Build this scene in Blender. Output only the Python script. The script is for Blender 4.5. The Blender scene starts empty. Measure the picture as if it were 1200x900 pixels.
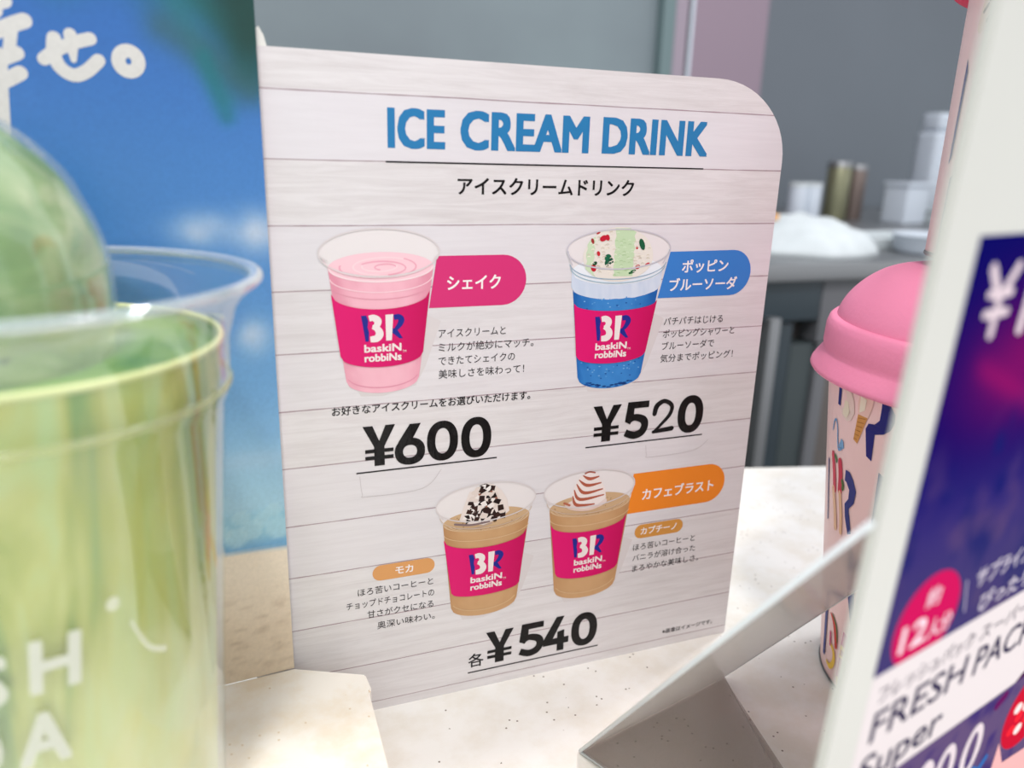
import bpy, bmesh, math, random
from math import sin, cos, pi, radians, sqrt, hypot, exp
from mathutils import Vector, Matrix, noise
from mathutils.geometry import tessellate_polygon

random.seed(7)
SC = bpy.context.scene
COL = SC.collection

# ------------------------------------------------------------------ camera
cd = bpy.data.cameras.new('camera')
cam = bpy.data.objects.new('camera', cd)
COL.objects.link(cam)
cd.sensor_width = 36.0
cd.lens = 36.0 * 910 / 1200
cd.clip_start = 0.01
cd.dof.use_dof = True
cd.dof.focus_distance = 0.245
cd.dof.aperture_fstop = 9.3
RX = Vector((0.93471386, -0.35427544, 0.02826516))
RY = Vector((0.07600296, 0.27694694, 0.9578747))
RZ = Vector((-0.34717943, -0.89319052, 0.28579212))
M = Matrix((RX, RY, RZ)).transposed().to_4x4()
M.translation = Vector((-0.17467738, -0.21413276, 0.17673019))
cam.matrix_world = M
SC.camera = cam

# ------------------------------------------------------------------ world, two ceiling lamps and an added pink lamp, exposure
w = bpy.data.worlds.new('shop_light'); SC.world = w; w.use_nodes = True
w.node_tree.nodes['Background'].inputs[0].default_value = (0.93, 0.96, 1.0, 1)
w.node_tree.nodes['Background'].inputs[1].default_value = 0.95
SC.view_settings.view_transform = 'Standard'
SC.view_settings.look = 'None'
SC.view_settings.gamma = 1
SC.view_settings.use_curve_mapping = False
SC.view_settings.exposure = 0.13

def lamp(name, loc, target, size, power, color=(1, 1, 1)):
    l = bpy.data.lights.new(name, 'AREA'); l.shape = 'SQUARE'; l.size = size; l.energy = power; l.color = color
    o = bpy.data.objects.new(name, l); COL.objects.link(o); o.location = loc
    o.rotation_euler = (Vector(target) - Vector(loc)).to_track_quat('-Z', 'Y').to_euler()
    return o
lamp('area_lamp', (-0.36, -0.85, 1.70), (-0.15, 0, 0), 0.18, 14.5, (1, 0.97, 0.93))
lamp('area_lamp', (0.62, 0.28, 1.70), (0, 0, 0), 0.14, 11, (0.97, 0.98, 1.0))
lamp('area_lamp', (0.9, -1.1, 1.6), (0.1, 0, 0.1), 0.30, 5, (1, 0.78, 0.88))  # pink lamp added to tint the card's right side, no known fitting there

# ------------------------------------------------------------------ helpers
def lin(c):
    return tuple(((v / 255) / 12.92 if v / 255 <= 0.04045 else ((v / 255 + 0.055) / 1.055) ** 2.4) for v in c[:3]) + (1,)

def tag(o, label=None, cat=None, group=None, kind=None):
    if label: o['label'] = label
    if cat: o['category'] = cat
    if group: o['group'] = group
    if kind: o['kind'] = kind
    return o

def empty(name, loc=(0, 0, 0), rz=0):
    o = bpy.data.objects.new(name, None); COL.objects.link(o); o.location = loc; o.rotation_euler = (0, 0, rz)
    o.empty_display_size = 0.02
    return o

def mesh(name, vs, fs, mat=None, parent=None, smooth=False, vcol=None):
    me = bpy.data.meshes.new(name)
    me.from_pydata([tuple(v) for v in vs], [], fs)
    if vcol:
        ca = me.color_attributes.new('Col', 'FLOAT_COLOR', 'POINT')
        flat = [x for c in vcol for x in c]
        ca.data.foreach_set('color', flat)
    if smooth:
        me.polygons.foreach_set('use_smooth', [True] * len(me.polygons))
    if mat: me.materials.append(mat)
    me.update()
    o = bpy.data.objects.new(name, me); COL.objects.link(o)
    if parent: o.parent = parent
    return o

def from_bm(name, bm, mat, parent=None, smooth=False):
    me = bpy.data.meshes.new(name)
    bmesh.ops.recalc_face_normals(bm, faces=bm.faces)
    bm.to_mesh(me); bm.free()
    if smooth: me.polygons.foreach_set('use_smooth', [True] * len(me.polygons))
    if mat: me.materials.append(mat)
    o = bpy.data.objects.new(name, me); COL.objects.link(o)
    if parent: o.parent = parent
    return o

def box(name, lo, hi, mat, parent=None, bev=0.0, rz=0, seg=2):
    bm = bmesh.new()
    bmesh.ops.create_cube(bm, size=1)
    c = [(a + b) / 2 for a, b in zip(lo, hi)]; s = [b - a for a, b in zip(lo, hi)]
    for v in bm.verts:
        v.co = Vector((v.co.x * s[0] + c[0], v.co.y * s[1] + c[1], v.co.z * s[2] + c[2]))
    if bev: bmesh.ops.bevel(bm, geom=bm.edges[:], offset=bev, segments=seg, affect='EDGES', profile=0.7)
    if rz: bmesh.ops.rotate(bm, cent=c, matrix=Matrix.Rotation(rz, 3, 'Z'), verts=bm.verts)
    return from_bm(name, bm, mat, parent, bool(bev))

def lathe(name, prof, mat, parent=None, n=64, off=(0, 0, 0), wob=None):
    vs = []; fs = []
    for (r, z) in prof:
        for k in range(n):
            a = 2 * pi * k / n
            rr = max(r, 1e-5)
            p = Vector((rr * cos(a), rr * sin(a), z))
            if wob: p = wob(p)
            vs.append(p + Vector(off))
    for i in range(len(prof) - 1):
        for k in range(n):
            fs.append((i * n + k, i * n + (k + 1) % n, (i + 1) * n + (k + 1) % n, (i + 1) * n + k))
    return mesh(name, vs, fs, mat, parent, True)

def smooth_prof(pts, sub=4):
    out = []
    n = len(pts)
    for i in range(n - 1):
        p0 = pts[max(i - 1, 0)]; p1 = pts[i]; p2 = pts[i + 1]; p3 = pts[min(i + 2, n - 1)]
        for s in range(sub):
            t = s / sub
            out.append(tuple(0.5 * ((2 * p1[k]) + (-p0[k] + p2[k]) * t + (2 * p0[k] - 5 * p1[k] + 4 * p2[k] - p3[k]) * t * t + (-p0[k] + 3 * p1[k] - 3 * p2[k] + p3[k]) * t ** 3) for k in range(2)))
    out.append(tuple(pts[-1]))
    return out

def prism(name, poly, z0, z1, mat, parent=None, bev=0):
    bm = bmesh.new()
    b = [bm.verts.new((p[0], p[1], z0)) for p in poly]
    f = bm.faces.new(b)
    r = bmesh.ops.extrude_face_region(bm, geom=[f])
    for v in r['geom']:
        if isinstance(v, bmesh.types.BMVert): v.co.z = z1
    if bev: bmesh.ops.bevel(bm, geom=bm.edges[:], offset=bev, segments=2, affect='EDGES')
    return from_bm(name, bm, mat, parent)

# ------------------------------------------------------------------ materials
def pmat(name, col, rough=0.5, metal=0.0, coat=0.0, noise_amt=0.0, noise_scale=50, col2=None, bump=0.0, stretch=(1, 1, 1), spec=0.5, sss=0):
    m = bpy.data.materials.new(name); m.use_nodes = True; nt = m.node_tree
    b = nt.nodes['Principled BSDF']
    b.inputs['Base Color'].default_value = lin(col); b.inputs['Roughness'].default_value = rough
    b.inputs['Metallic'].default_value = metal; b.inputs['Coat Weight'].default_value = coat
    b.inputs['Specular IOR Level'].default_value = spec
    tc = nt.nodes.new('ShaderNodeTexCoord'); mp = nt.nodes.new('ShaderNodeMapping'); mp.inputs['Scale'].default_value = stretch
    nz = nt.nodes.new('ShaderNodeTexNoise'); nz.inputs['Scale'].default_value = noise_scale; nz.inputs['Detail'].default_value = 6
    nt.links.new(tc.outputs['Object'], mp.inputs[0]); nt.links.new(mp.outputs[0], nz.inputs['Vector'])
    if col2 or noise_amt:
        c2 = lin(col2) if col2 else tuple(v * (1 - noise_amt) for v in lin(col)[:3]) + (1,)
        rp = nt.nodes.new('ShaderNodeValToRGB'); rp.color_ramp.elements[0].position = 0.35; rp.color_ramp.elements[1].position = 0.65
        rp.color_ramp.elements[0].color = c2; rp.color_ramp.elements[1].color = lin(col)
        nt.links.new(nz.outputs['Fac'], rp.inputs[0]); nt.links.new(rp.outputs[0], b.inputs['Base Color'])
    if bump:
        bp = nt.nodes.new('ShaderNodeBump'); bp.inputs['Strength'].default_value = bump; bp.inputs['Distance'].default_value = 0.001
        nt.links.new(nz.outputs['Fac'], bp.inputs['Height']); nt.links.new(bp.outputs[0], b.inputs['Normal'])
    return m

def ink_mat(name, rough=0.45, spec=0.4, grain=0.0):
    m = bpy.data.materials.new(name); m.use_nodes = True; nt = m.node_tree
    b = nt.nodes['Principled BSDF']; a = nt.nodes.new('ShaderNodeAttribute'); a.attribute_name = 'Col'
    b.inputs['Roughness'].default_value = rough; b.inputs['Specular IOR Level'].default_value = spec
    if grain:
        tc = nt.nodes.new('ShaderNodeTexCoord'); nz = nt.nodes.new('ShaderNodeTexNoise'); nz.inputs['Scale'].default_value = 900; nz.inputs['Detail'].default_value = 5
        mx = nt.nodes.new('ShaderNodeMix'); mx.data_type = 'RGBA'; mx.blend_type = 'MULTIPLY'
        mr = nt.nodes.new('ShaderNodeMapRange'); mr.inputs[1].default_value = 0.3; mr.inputs[2].default_value = 0.7; mr.inputs[3].default_value = 1 - grain; mr.inputs[4].default_value = 1 + grain
        nt.links.new(tc.outputs['Object'], nz.inputs['Vector']); nt.links.new(nz.outputs['Fac'], mr.inputs[0])
        mx.inputs[0].default_value = 1
        nt.links.new(a.outputs['Color'], mx.inputs[6]); nt.links.new(mr.outputs[0], mx.inputs[7]); nt.links.new(mx.outputs[2], b.inputs['Base Color'])
    else:
        nt.links.new(a.outputs['Color'], b.inputs['Base Color'])
    return m

def clear_mat(name, tint, body=0.04, body_col=(235, 240, 240), gloss_rough=0.06, edge=0.75, blend=0.35):
    """thin clear plastic: see-through, glossier and whiter where seen edge on"""
    m = bpy.data.materials.new(name); m.use_nodes = True; nt = m.node_tree; nt.nodes.clear()
    out = nt.nodes.new('ShaderNodeOutputMaterial')
    tr = nt.nodes.new('ShaderNodeBsdfTransparent'); tr.inputs[0].default_value = lin(tint)
    gl = nt.nodes.new('ShaderNodeBsdfGlossy'); gl.inputs['Roughness'].default_value = gloss_rough; gl.inputs[0].default_value = (.95, .97, 1, 1)
    df = nt.nodes.new('ShaderNodeBsdfDiffuse'); df.inputs[0].default_value = lin(body_col)
    lw = nt.nodes.new('ShaderNodeLayerWeight'); lw.inputs[0].default_value = blend
    mr = nt.nodes.new('ShaderNodeMapRange'); mr.inputs[3].default_value = 0.05; mr.inputs[4].default_value = edge
    m1 = nt.nodes.new('ShaderNodeMixShader'); m2 = nt.nodes.new('ShaderNodeMixShader'); m2.inputs[0].default_value = body
    nt.links.new(lw.outputs['Facing'], mr.inputs[0]); nt.links.new(mr.outputs[0], m1.inputs[0])
    nt.links.new(tr.outputs[0], m1.inputs[1]); nt.links.new(gl.outputs[0], m1.inputs[2])
    nt.links.new(m1.outputs[0], m2.inputs[1]); nt.links.new(df.outputs[0], m2.inputs[2]); nt.links.new(m2.outputs[0], out.inputs[0])
    return m

def stone_mat(name, base, blotch, speck, speck_amt=0.30):
    m = bpy.data.materials.new(name); m.use_nodes = True; nt = m.node_tree; b = nt.nodes['Principled BSDF']
    b.inputs['Roughness'].default_value = 0.28
    tc = nt.nodes.new('ShaderNodeTexCoord')
    n1 = nt.nodes.new('ShaderNodeTexNoise'); n1.inputs['Scale'].default_value = 38; n1.inputs['Detail'].default_value = 8; n1.inputs['Roughness'].default_value = .65
    r1 = nt.nodes.new('ShaderNodeValToRGB'); r1.color_ramp.elements[0].position = .38; r1.color_ramp.elements[1].position = .56
    r1.color_ramp.elements[0].color = lin(blotch); r1.color_ramp.elements[1].color = lin(base)
    v = nt.nodes.new('ShaderNodeTexVoronoi'); v.voronoi_dimensions = '2D'; v.inputs['Scale'].default_value = 190; v.inputs['Randomness'].default_value = 1
    lt = nt.nodes.new('ShaderNodeMath'); lt.operation = 'LESS_THAN'; lt.inputs[1].default_value = 0.062
    n2 = nt.nodes.new('ShaderNodeTexNoise'); n2.inputs['Scale'].default_value = 60
    gt = nt.nodes.new('ShaderNodeMath'); gt.operation = 'GREATER_THAN'; gt.inputs[1].default_value = 0.55
    mu = nt.nodes.new('ShaderNodeMath'); mu.operation = 'MULTIPLY'
    mx = nt.nodes.new('ShaderNodeMix'); mx.data_type = 'RGBA'
    mx.inputs[7].default_value = lin(speck)
    nt.links.new(tc.outputs['Object'], n1.inputs['Vector']); nt.links.new(tc.outputs['Object'], v.inputs['Vector']); nt.links.new(tc.outputs['Object'], n2.inputs['Vector'])
    nt.links.new(n1.outputs['Fac'], r1.inputs[0]); nt.links.new(v.outputs['Distance'], lt.inputs[0]); nt.links.new(n2.outputs['Fac'], gt.inputs[0])
    nt.links.new(lt.outputs[0], mu.inputs[0]); nt.links.new(gt.outputs[0], mu.inputs[1]); nt.links.new(mu.outputs[0], mx.inputs[0])
    nt.links.new(r1.outputs[0], mx.inputs[6]); nt.links.new(mx.outputs[2], b.inputs['Base Color'])
    return m

M_counter = stone_mat('speckled_stone', (240, 238, 233), (231, 226, 216), (120, 106, 94))
M_plinth = stone_mat('pale_sand_print', (246, 240, 230), (236, 222, 200), (220, 200, 170))
M_inkc = ink_mat('menu_print', 0.38, 0.22)
M_poster = ink_mat('poster_print', 0.25, 0.5, 0.04)
M_signink = ink_mat('sign_print', 0.7, 0.0)
M_cupink = ink_mat('cup_print', 0.5, 0.3)
M_whiteboard = pmat('white_board', (232, 232, 226), 0.45)
M_signwhite = pmat('white_sign_board', (204, 205, 198), 0.45)
M_black = pmat('black_sticker_film', (16, 13, 14), 0.22, bump=0.5, noise_scale=220, spec=.25)
M_clear = clear_mat('clear_cup_plastic', (248, 252, 248), 0.035, (232, 240, 232), 0.05, 0.65, 0.3)
M_rim = clear_mat('clear_rim_plastic', (240, 244, 246), 0.22, (235, 240, 245), 0.10, 0.8, 0.45)
M_ridge = clear_mat('lime_tinted_ridge', (238, 240, 214), 0.18, (226, 230, 186), 0.2, 0.35, 0.3)
M_acr = clear_mat('grey_acrylic', (248, 246, 244), 0.30, (200, 192, 186), 0.25, 0.16, 0.3)
M_pinklid = pmat('matte_pink_lid', (238, 138, 172), 0.55, bump=0.15, noise_scale=900)
M_redlid = pmat('crimson_lid', (232, 30, 84), 0.5)
M_cuppink = pmat('pale_pink_paper', (252, 216, 214), 0.45)
M_wall = pmat('grey_wall', (116, 124, 132), 0.7, noise_amt=0.06, noise_scale=3)
M_pillar = pmat('mauve_panel', (140, 123, 136), 0.6)
M_lilac = pmat('lilac_trim', (150, 138, 150), 0.5)
M_teal = pmat('teal_grey_trim', (104, 124, 126), 0.4)
M_dark = pmat('black_joint', (25, 27, 30), 0.6)
M_frost = pmat('grey_glass_panel', (128, 142, 146), 0.35, noise_scale=2.2, col2=(112, 122, 128))
M_steel = pmat('brushed_steel', (150, 152, 154), 0.35, metal=0.7)
M_darksteel = pmat('dark_teal_panel', (52, 66, 74), 0.4, noise_amt=.2, noise_scale=6)
M_darkpanel = pmat('dark_grey_green_panel', (66, 76, 78), 0.45)
M_greymetal = pmat('grey_metal_panel', (112, 114, 118), 0.45)
M_brownmetal = pmat('brown_grey_panel', (104, 98, 94), 0.5)
M_cloth = pmat('white_cloth', (206, 213, 215), 0.9, noise_amt=.1, noise_scale=30)
M_whiteplastic = pmat('white_plastic', (205, 214, 224), 0.4)
M_orange = pmat('orange_plastic', (235, 180, 120), 0.5)
M_olive = pmat('olive_steel', (140, 140, 112), 0.3, metal=.5)
M_bronze = pmat('bronze_brown', (122, 108, 102), 0.35, metal=.4)
M_floor = pmat('grey_floor', (110, 110, 108), 0.6, noise_amt=.1, noise_scale=8)

# ------------------------------------------------------------------ 2D print kit (units: millimetres)
_gcache = {}
def glyph2d(s):
    """outline of a string as triangles, size 1 per em, from Blender's built-in font"""
    cu = bpy.data.curves.new('t', 'FONT'); cu.body = s; cu.size = 1; cu.resolution_u = 3; cu.fill_mode = 'FRONT'
    return cu
def text2d(s, bold=0.0, shear=0.0, spacing=1.0, res=3):
    key = (s, bold, shear, spacing)
    if key in _gcache: return _gcache[key]
    cu = bpy.data.curves.new('t', 'FONT'); cu.body = s; cu.size = 1; cu.resolution_u = res; cu.fill_mode = 'FRONT'
    cu.offset = bold; cu.shear = shear; cu.space_character = spacing
    o = bpy.data.objects.new('t', cu); COL.objects.link(o)
    bpy.context.view_layer.update()
    me = o.evaluated_get(bpy.context.evaluated_depsgraph_get()).to_mesh()
    vs = [(v.co.x, v.co.y) for v in me.vertices]; fs = [tuple(p.vertices) for p in me.polygons]
    o.evaluated_get(bpy.context.evaluated_depsgraph_get()).to_mesh_clear()
    bpy.data.objects.remove(o); bpy.data.curves.remove(cu)
    _gcache[key] = (vs, fs)
    return vs, fs

class Print:
    def __init__(self): self.v = []; self.f = []; self.c = []; self.k = 0
    def add(self, vs, fs, col, layer=1, colf=None, rise=0.0):
        b = len(self.v); c = lin(col) if col else None
        self.k += 1
        for i, p in enumerate(vs):
            # every ink patch sits a few microns above the one before it
            self.v.append((p[0], p[1], layer + (self.k % 60) * .06 + rise * i)); self.c.append(lin(colf(p)) if colf else c)
        self.f += [tuple(i + b for i in f) for f in fs]
        return self
    def poly(self, pts, col, layer=1, colf=None):
        tris = tessellate_polygon([[Vector((p[0], p[1], 0)) for p in pts]])
        return self.add(pts, [tuple(t) for t in tris], col, layer, colf)
    def ellipse(self, cx, cy, rx, ry, col, layer=1, n=40, rot=0):
        pts = [(cx + rx * cos(a) * cos(rot) - ry * sin(a) * sin(rot), cy + rx * cos(a) * sin(rot) + ry * sin(a) * cos(rot)) for a in [2 * pi * k / n for k in range(n)]]
        return self.poly(pts, col, layer)
    def stroke(self, pts, w, col, layer=1, cap=True, sm=True, closed=False):
        """ribbon along pts; w is one width or one per point"""
        ws = w if isinstance(w, (list, tuple)) else [w] * len(pts)
        P = [(p[0], p[1], ws[i]) for i, p in enumerate(pts)]
        if sm and len(P) > 2:
            Q = []
            n = len(P)
            for i in range(n - 1):
                a = P[max(i - 1, 0)]; b = P[i]; c = P[i + 1]; d = P[min(i + 2, n - 1)]
                for s in range(6):
                    t = s / 6
                    Q.append(tuple(0.5 * ((2 * b[k]) + (-a[k] + c[k]) * t + (2 * a[k] - 5 * b[k] + 4 * c[k] - d[k]) * t * t + (-a[k] + 3 * b[k] - 3 * c[k] + d[k]) * t ** 3) for k in range(3)))
            Q.append(P[-1]); P = Q
        vs = []; fs = []
        for i, p in enumerate(P):
            a = P[max(i - 1, 0)]; b = P[min(i + 1, len(P) - 1)]
            dx, dy = b[0] - a[0], b[1] - a[1]; L = hypot(dx, dy) or 1
            nx, ny = -dy / L * p[2] / 2, dx / L * p[2] / 2
            vs += [(p[0] + nx, p[1] + ny), (p[0] - nx, p[1] - ny)]
        for i in range(len(P) - 1): fs.append((2 * i, 2 * i + 1, 2 * i + 3, 2 * i + 2))
        self.add(vs, fs, col, layer, rise=.006)
        if cap:
            for p in (P[0], P[-1]): self.ellipse(p[0], p[1], p[2] / 2, p[2] / 2, col, layer, 14)
        return self
    def ring(self, cx, cy, rx, ry, w, col, layer=1, n=48, a0=0, a1=2 * pi):
        vs = []; fs = []
        for k in range(n + 1):
            a = a0 + (a1 - a0) * k / n
            vs += [(cx + (rx + w / 2) * cos(a), cy + (ry + w / 2) * sin(a)), (cx + (rx - w / 2) * cos(a), cy + (ry - w / 2) * sin(a))]
        for k in range(n): fs.append((2 * k, 2 * k + 1, 2 * k + 3, 2 * k + 2))
        return self.add(vs, fs, col, layer)
    def text(self, s, x0, x1, y, h, col, layer=1, bold=0.0, shear=0.0, ref=None, spacing=1.0, ybase=None, fn=None):
        """fits the line's ink between x0 and x1; y is the baseline; h is the height of the em"""
        vs, fs = text2d(s, 0.0, shear, spacing)
        if not vs: return self
        bo = bold * h; x0 += bo; x1 -= bo
        mx0 = min(v[0] for v in vs); mx1 = max(v[0] for v in vs)
        sx = (x1 - x0) / (mx1 - mx0)
        q = [(x0 + (v[0] - mx0) * sx, y + v[1] * h) for v in vs]
        if bold:
            for dx, dy in ((-1, -1), (1, -1), (1, 1), (-1, 1), (-1, 0), (1, 0), (0, 1), (0, -1)):
                self.add([(v[0] + bo * dx, v[1] + bo * .7 * dy) for v in q], fs, col, layer)
        return self.add(q, fs, col, layer)
    def build(self, name, mat, fn, parent=None, step=0.02):
        vs = [fn(v[0], v[1], v[2] * step) for v in self.v]
        return mesh(name, vs, self.f, mat, parent, False, self.c)

def cap_h(ch='H', bold=0.0):
    vs, _ = text2d(ch, bold); return max(v[1] for v in vs) - min(v[1] for v in vs)

# ------------------------------------------------------------------ structure
def struct(o): o['kind'] = 'structure'; return o
struct(box('floor', (-3, -3, -0.95), (4, 2.2, -0.9), M_floor))
struct(box('wall_back', (-3, 1.60, -0.9), (4, 1.68, 2.4), M_wall))
struct(box('window_1', (-1.6, 1.02, -0.9), (0.545, 1.03, 1.6), M_frost))
struct(box('trim_1', (0.545, 1.0, -0.9), (0.568, 1.04, 1.6), M_teal, bev=.002))
struct(box('trim_2', (0.568, 1.0, -0.9), (0.592, 1.04, 1.6), M_lilac, bev=.002))
struct(box('trim_3', (0.592, 1.006, -0.9), (0.598, 1.04, 1.6), M_dark))
struct(box('trim_4', (0.598, 1.0, -0.9), (0.603, 1.04, 1.6), M_whiteplastic))
struct(box('wall_left', (0.603, 1.0, -0.9), (0.752, 1.59, 1.6), M_pillar, bev=.003))

# serving counter with the stone top
ct = prism('service_counter', [(-0.75, -0.42), (0.75, -0.42), (0.75, -0.023), (-0.15, 0.203), (-0.75, 0.354)], -0.03, 0.0, M_counter)
cbody = prism('counter_body', [(-0.72, -0.40), (0.72, -0.40), (0.72, -0.04), (-0.15, 0.18), (-0.72, 0.32)], -0.9, -0.03, M_brownmetal, ct)
tag(ct, 'white speckled stone counter top carrying the menu card and cups', 'counter')

# ------------------------------------------------------------------ menu card
card = empty('menu_card', (0, 0, 0))
tag(card, 'white wood-print menu card reading ICE CREAM DRINK, standing on the counter', 'menu card')
def cardfn(u, z, o=0): return (-0.16 + u / 1000, -o / 1000, z / 1000)

def plank_mat():
    m = bpy.data.materials.new('white_plank_print'); m.use_nodes = True; nt = m.node_tree; b = nt.nodes['Principled BSDF']
    b.inputs['Roughness'].default_value = 0.30; b.inputs['Specular IOR Level'].default_value = 0.5
    tc = nt.nodes.new('ShaderNodeTexCoord'); sp = nt.nodes.new('ShaderNodeSeparateXYZ')
    nt.links.new(tc.outputs['Object'], sp.inputs[0])
    mr = nt.nodes.new('ShaderNodeMapRange'); mr.inputs[1].default_value = 0; mr.inputs[2].default_value = 0.2
    nt.links.new(sp.outputs['Z'], mr.inputs[0])
    rp = nt.nodes.new('ShaderNodeValToRGB'); rp.color_ramp.interpolation = 'CONSTANT'
    ed = [0, 17.9, 34.9, 53.0, 69.9, 88.2, 105.4, 121.9, 139.2, 156.6, 173.4, 190.3]
    tone = [.4, .15, .35, .75, .6, .2, .65, .45, .9, .1, .95, .05, .8]
    tone = [.35, .2, .3, .8, .75, .15, .6, .35, .85, .1, .95, .1][::1]
    cr = rp.color_ramp
    while len(cr.elements) < 12: cr.elements.new(0.5)
    for i, e_ in enumerate(ed):
        cr.elements[i].position = e_ / 200; t = tone[i]; cr.elements[i].color = (t, t, t, 1)
    nt.links.new(mr.outputs[0], rp.inputs[0])
    mp = nt.nodes.new('ShaderNodeMapping'); mp.inputs['Scale'].default_value = (22, 1, 330)
    ad = nt.nodes.new('ShaderNodeVectorMath'); ad.operation = 'ADD'
    nt.links.new(tc.outputs['Object'], ad.inputs[0]); nt.links.new(rp.outputs[0], ad.inputs[1]); nt.links.new(ad.outputs[0], mp.inputs[0])
    nz = nt.nodes.new('ShaderNodeTexNoise'); nz.inputs['Scale'].default_value = 1.6; nz.inputs['Detail'].default_value = 9; nz.inputs['Roughness'].default_value = .7; nz.inputs['Distortion'].default_value = .6
    nt.links.new(mp.outputs[0], nz.inputs['Vector'])
    g = nt.nodes.new('ShaderNodeValToRGB'); g.color_ramp.elements[0].position = .33; g.color_ramp.elements[1].position = .60
    g.color_ramp.elements[0].color = lin((202, 195, 190)); g.color_ramp.elements[1].color = lin((229, 225, 222))
    nt.links.new(nz.outputs['Fac'], g.inputs[0])
    mx = nt.nodes.new('ShaderNodeMix'); mx.data_type = 'RGBA'; mx.inputs[7].default_value = lin((226, 222, 227))
    # plain painted boards versus boards with visible grain
    mt = nt.nodes.new('ShaderNodeMath'); mt.operation = 'MULTIPLY_ADD'; mt.inputs[1].default_value = 0.45; mt.inputs[2].default_value = 0.40
    nt.links.new(rp.outputs[0], mt.inputs[0]); nt.links.new(mt.outputs[0], mx.inputs[0])
    nt.links.new(g.outputs[0], mx.inputs[6]); nt.links.new(mx.outputs[2], b.inputs['Base Color'])
    return m
M_plank = plank_mat()

def round_rect(x0, y0, x1, y1, rs, n=10):
    pts = []
    for (cx, cy, a0, r) in ((x1 - rs[0], y0 + rs[0], -90, rs[0]), (x1 - rs[1], y1 - rs[1], 0, rs[1]), (x0 + rs[2], y1 - rs[2], 90, rs[2]), (x0 + rs[3], y0 + rs[3], 180, rs[3])):
        for k in range(n + 1):
            a = radians(a0 + 90 * k / n); pts.append((cx + r * cos(a), cy + r * sin(a)))
    return pts
bm = bmesh.new()
outline = []
for p in round_rect(0, 0, 160.3, 200, (0.6, 0.01, 24, 0.6)):
    outline.append(p)
# large rounded upper corners: the right one is 26 wide and 24 high
outline = [(-12, 0), (160.3, 0)] + [(160.3 - 27 + 27 * cos(a), 176 + 24 * sin(a)) for a in [radians(90 * k / 14) for k in range(15)]] + [(-9, 200), (-12, 197)]
fr = [bm.verts.new(cardfn(p[0], p[1], 0)) for p in outline]
f = bm.faces.new(fr)
r = bmesh.ops.extrude_face_region(bm, geom=[f])
for v in r['geom']:
    if isinstance(v, bmesh.types.BMVert): v.co.y += 0.0014
cb = from_bm('board', bm, M_plank, card)
cb.data.materials.append(M_whiteboard)
for p in cb.data.polygons:
    if abs(p.normal.y) < 0.5 or p.normal.y > 0.5: p.material_index = 1
# easel strut behind the card
mesh('easel_strut', [(-0.10, 0.0016, 0.14), (-0.06, 0.0016, 0.14), (-0.05, 0.055, 0.0005), (-0.11, 0.055, 0.0005), (-0.10, 0.0030, 0.14), (-0.06, 0.0030, 0.14), (-0.05, 0.0565, 0.0005), (-0.11, 0.0565, 0.0005)],
     [(0, 1, 2, 3), (7, 6, 5, 4), (0, 4, 5, 1), (1, 5, 6, 2), (2, 6, 7, 3), (3, 7, 4, 0)], M_whiteboard, card)

pr = Print()
for z in (17.9, 34.9, 53.0, 69.9, 88.2, 105.4, 121.9, 139.2, 156.6, 173.4, 190.3, 3.4):
    x1 = 160.2 if z < 176 else 160.3 - 27 + 27 * sqrt(max(0, 1 - ((z - 176) / 24) ** 2))
    x0 = -11.9
    vs = []; fs = []
    N = 60
    for k in range(N + 1):
        x = x0 + (x1 - x0) * k / N; dz = 0.10 * noise.noise(Vector((x * .05, z, 0))); t = 0.15 + 0.08 * noise.noise(Vector((x * .2, z, 5)))
        if z < 5: t = .12
        vs += [(x, z + dz - t), (x, z + dz + t)]
    for k in range(N): fs.append((2 * k, 2 * k + 2, 2 * k + 3, 2 * k + 1))
    pr.add(vs, fs, (172, 152, 158), 1)
pr.build('plank_line', M_inkc, cardfn, card)

BLUE = (44, 124, 178); INK = (30, 26, 30); TXT = (36, 32, 34)
CH = cap_h('H'); 
def title(s, x0, x1, y, caph, col, b):
    p = Print(); p.text(s, x0, x1, y, caph / CH, col, 2, bold=b); return p
p = Print()
hB = 9.9 / (CH + 0.03)
p.text('ICE', 31.0, 46.9, 177.3, hB, BLUE, 2, bold=0.036, spacing=1.06)
p.text('CREAM', 51.2, 90.4, 177.4, hB, BLUE, 2, bold=0.036, spacing=1.04)
p.text('DRINK', 94.7, 131.3, 177.5, hB, BLUE, 2, bold=0.036, spacing=1.04)
p.build('title_lettering', M_inkc, cardfn, card)
p = Print(); p.poly([(30.4, 173.15), (130.5, 173.25), (130.5, 173.65), (30.4, 173.6)], INK, 3); p.build('title_rule', M_inkc, cardfn, card)
p = Print(); p.text('アイスクリームドリンク', 50.5, 106.4, 165.3, 5.35, (20, 16, 18), 2, bold=0.022); p.build('subtitle_lettering', M_inkc, cardfn, card)

PINK = (214, 52, 118); MAG = (214, 14, 98); NAVY = (34, 42, 140); OFFW = (240, 228, 226)

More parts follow.
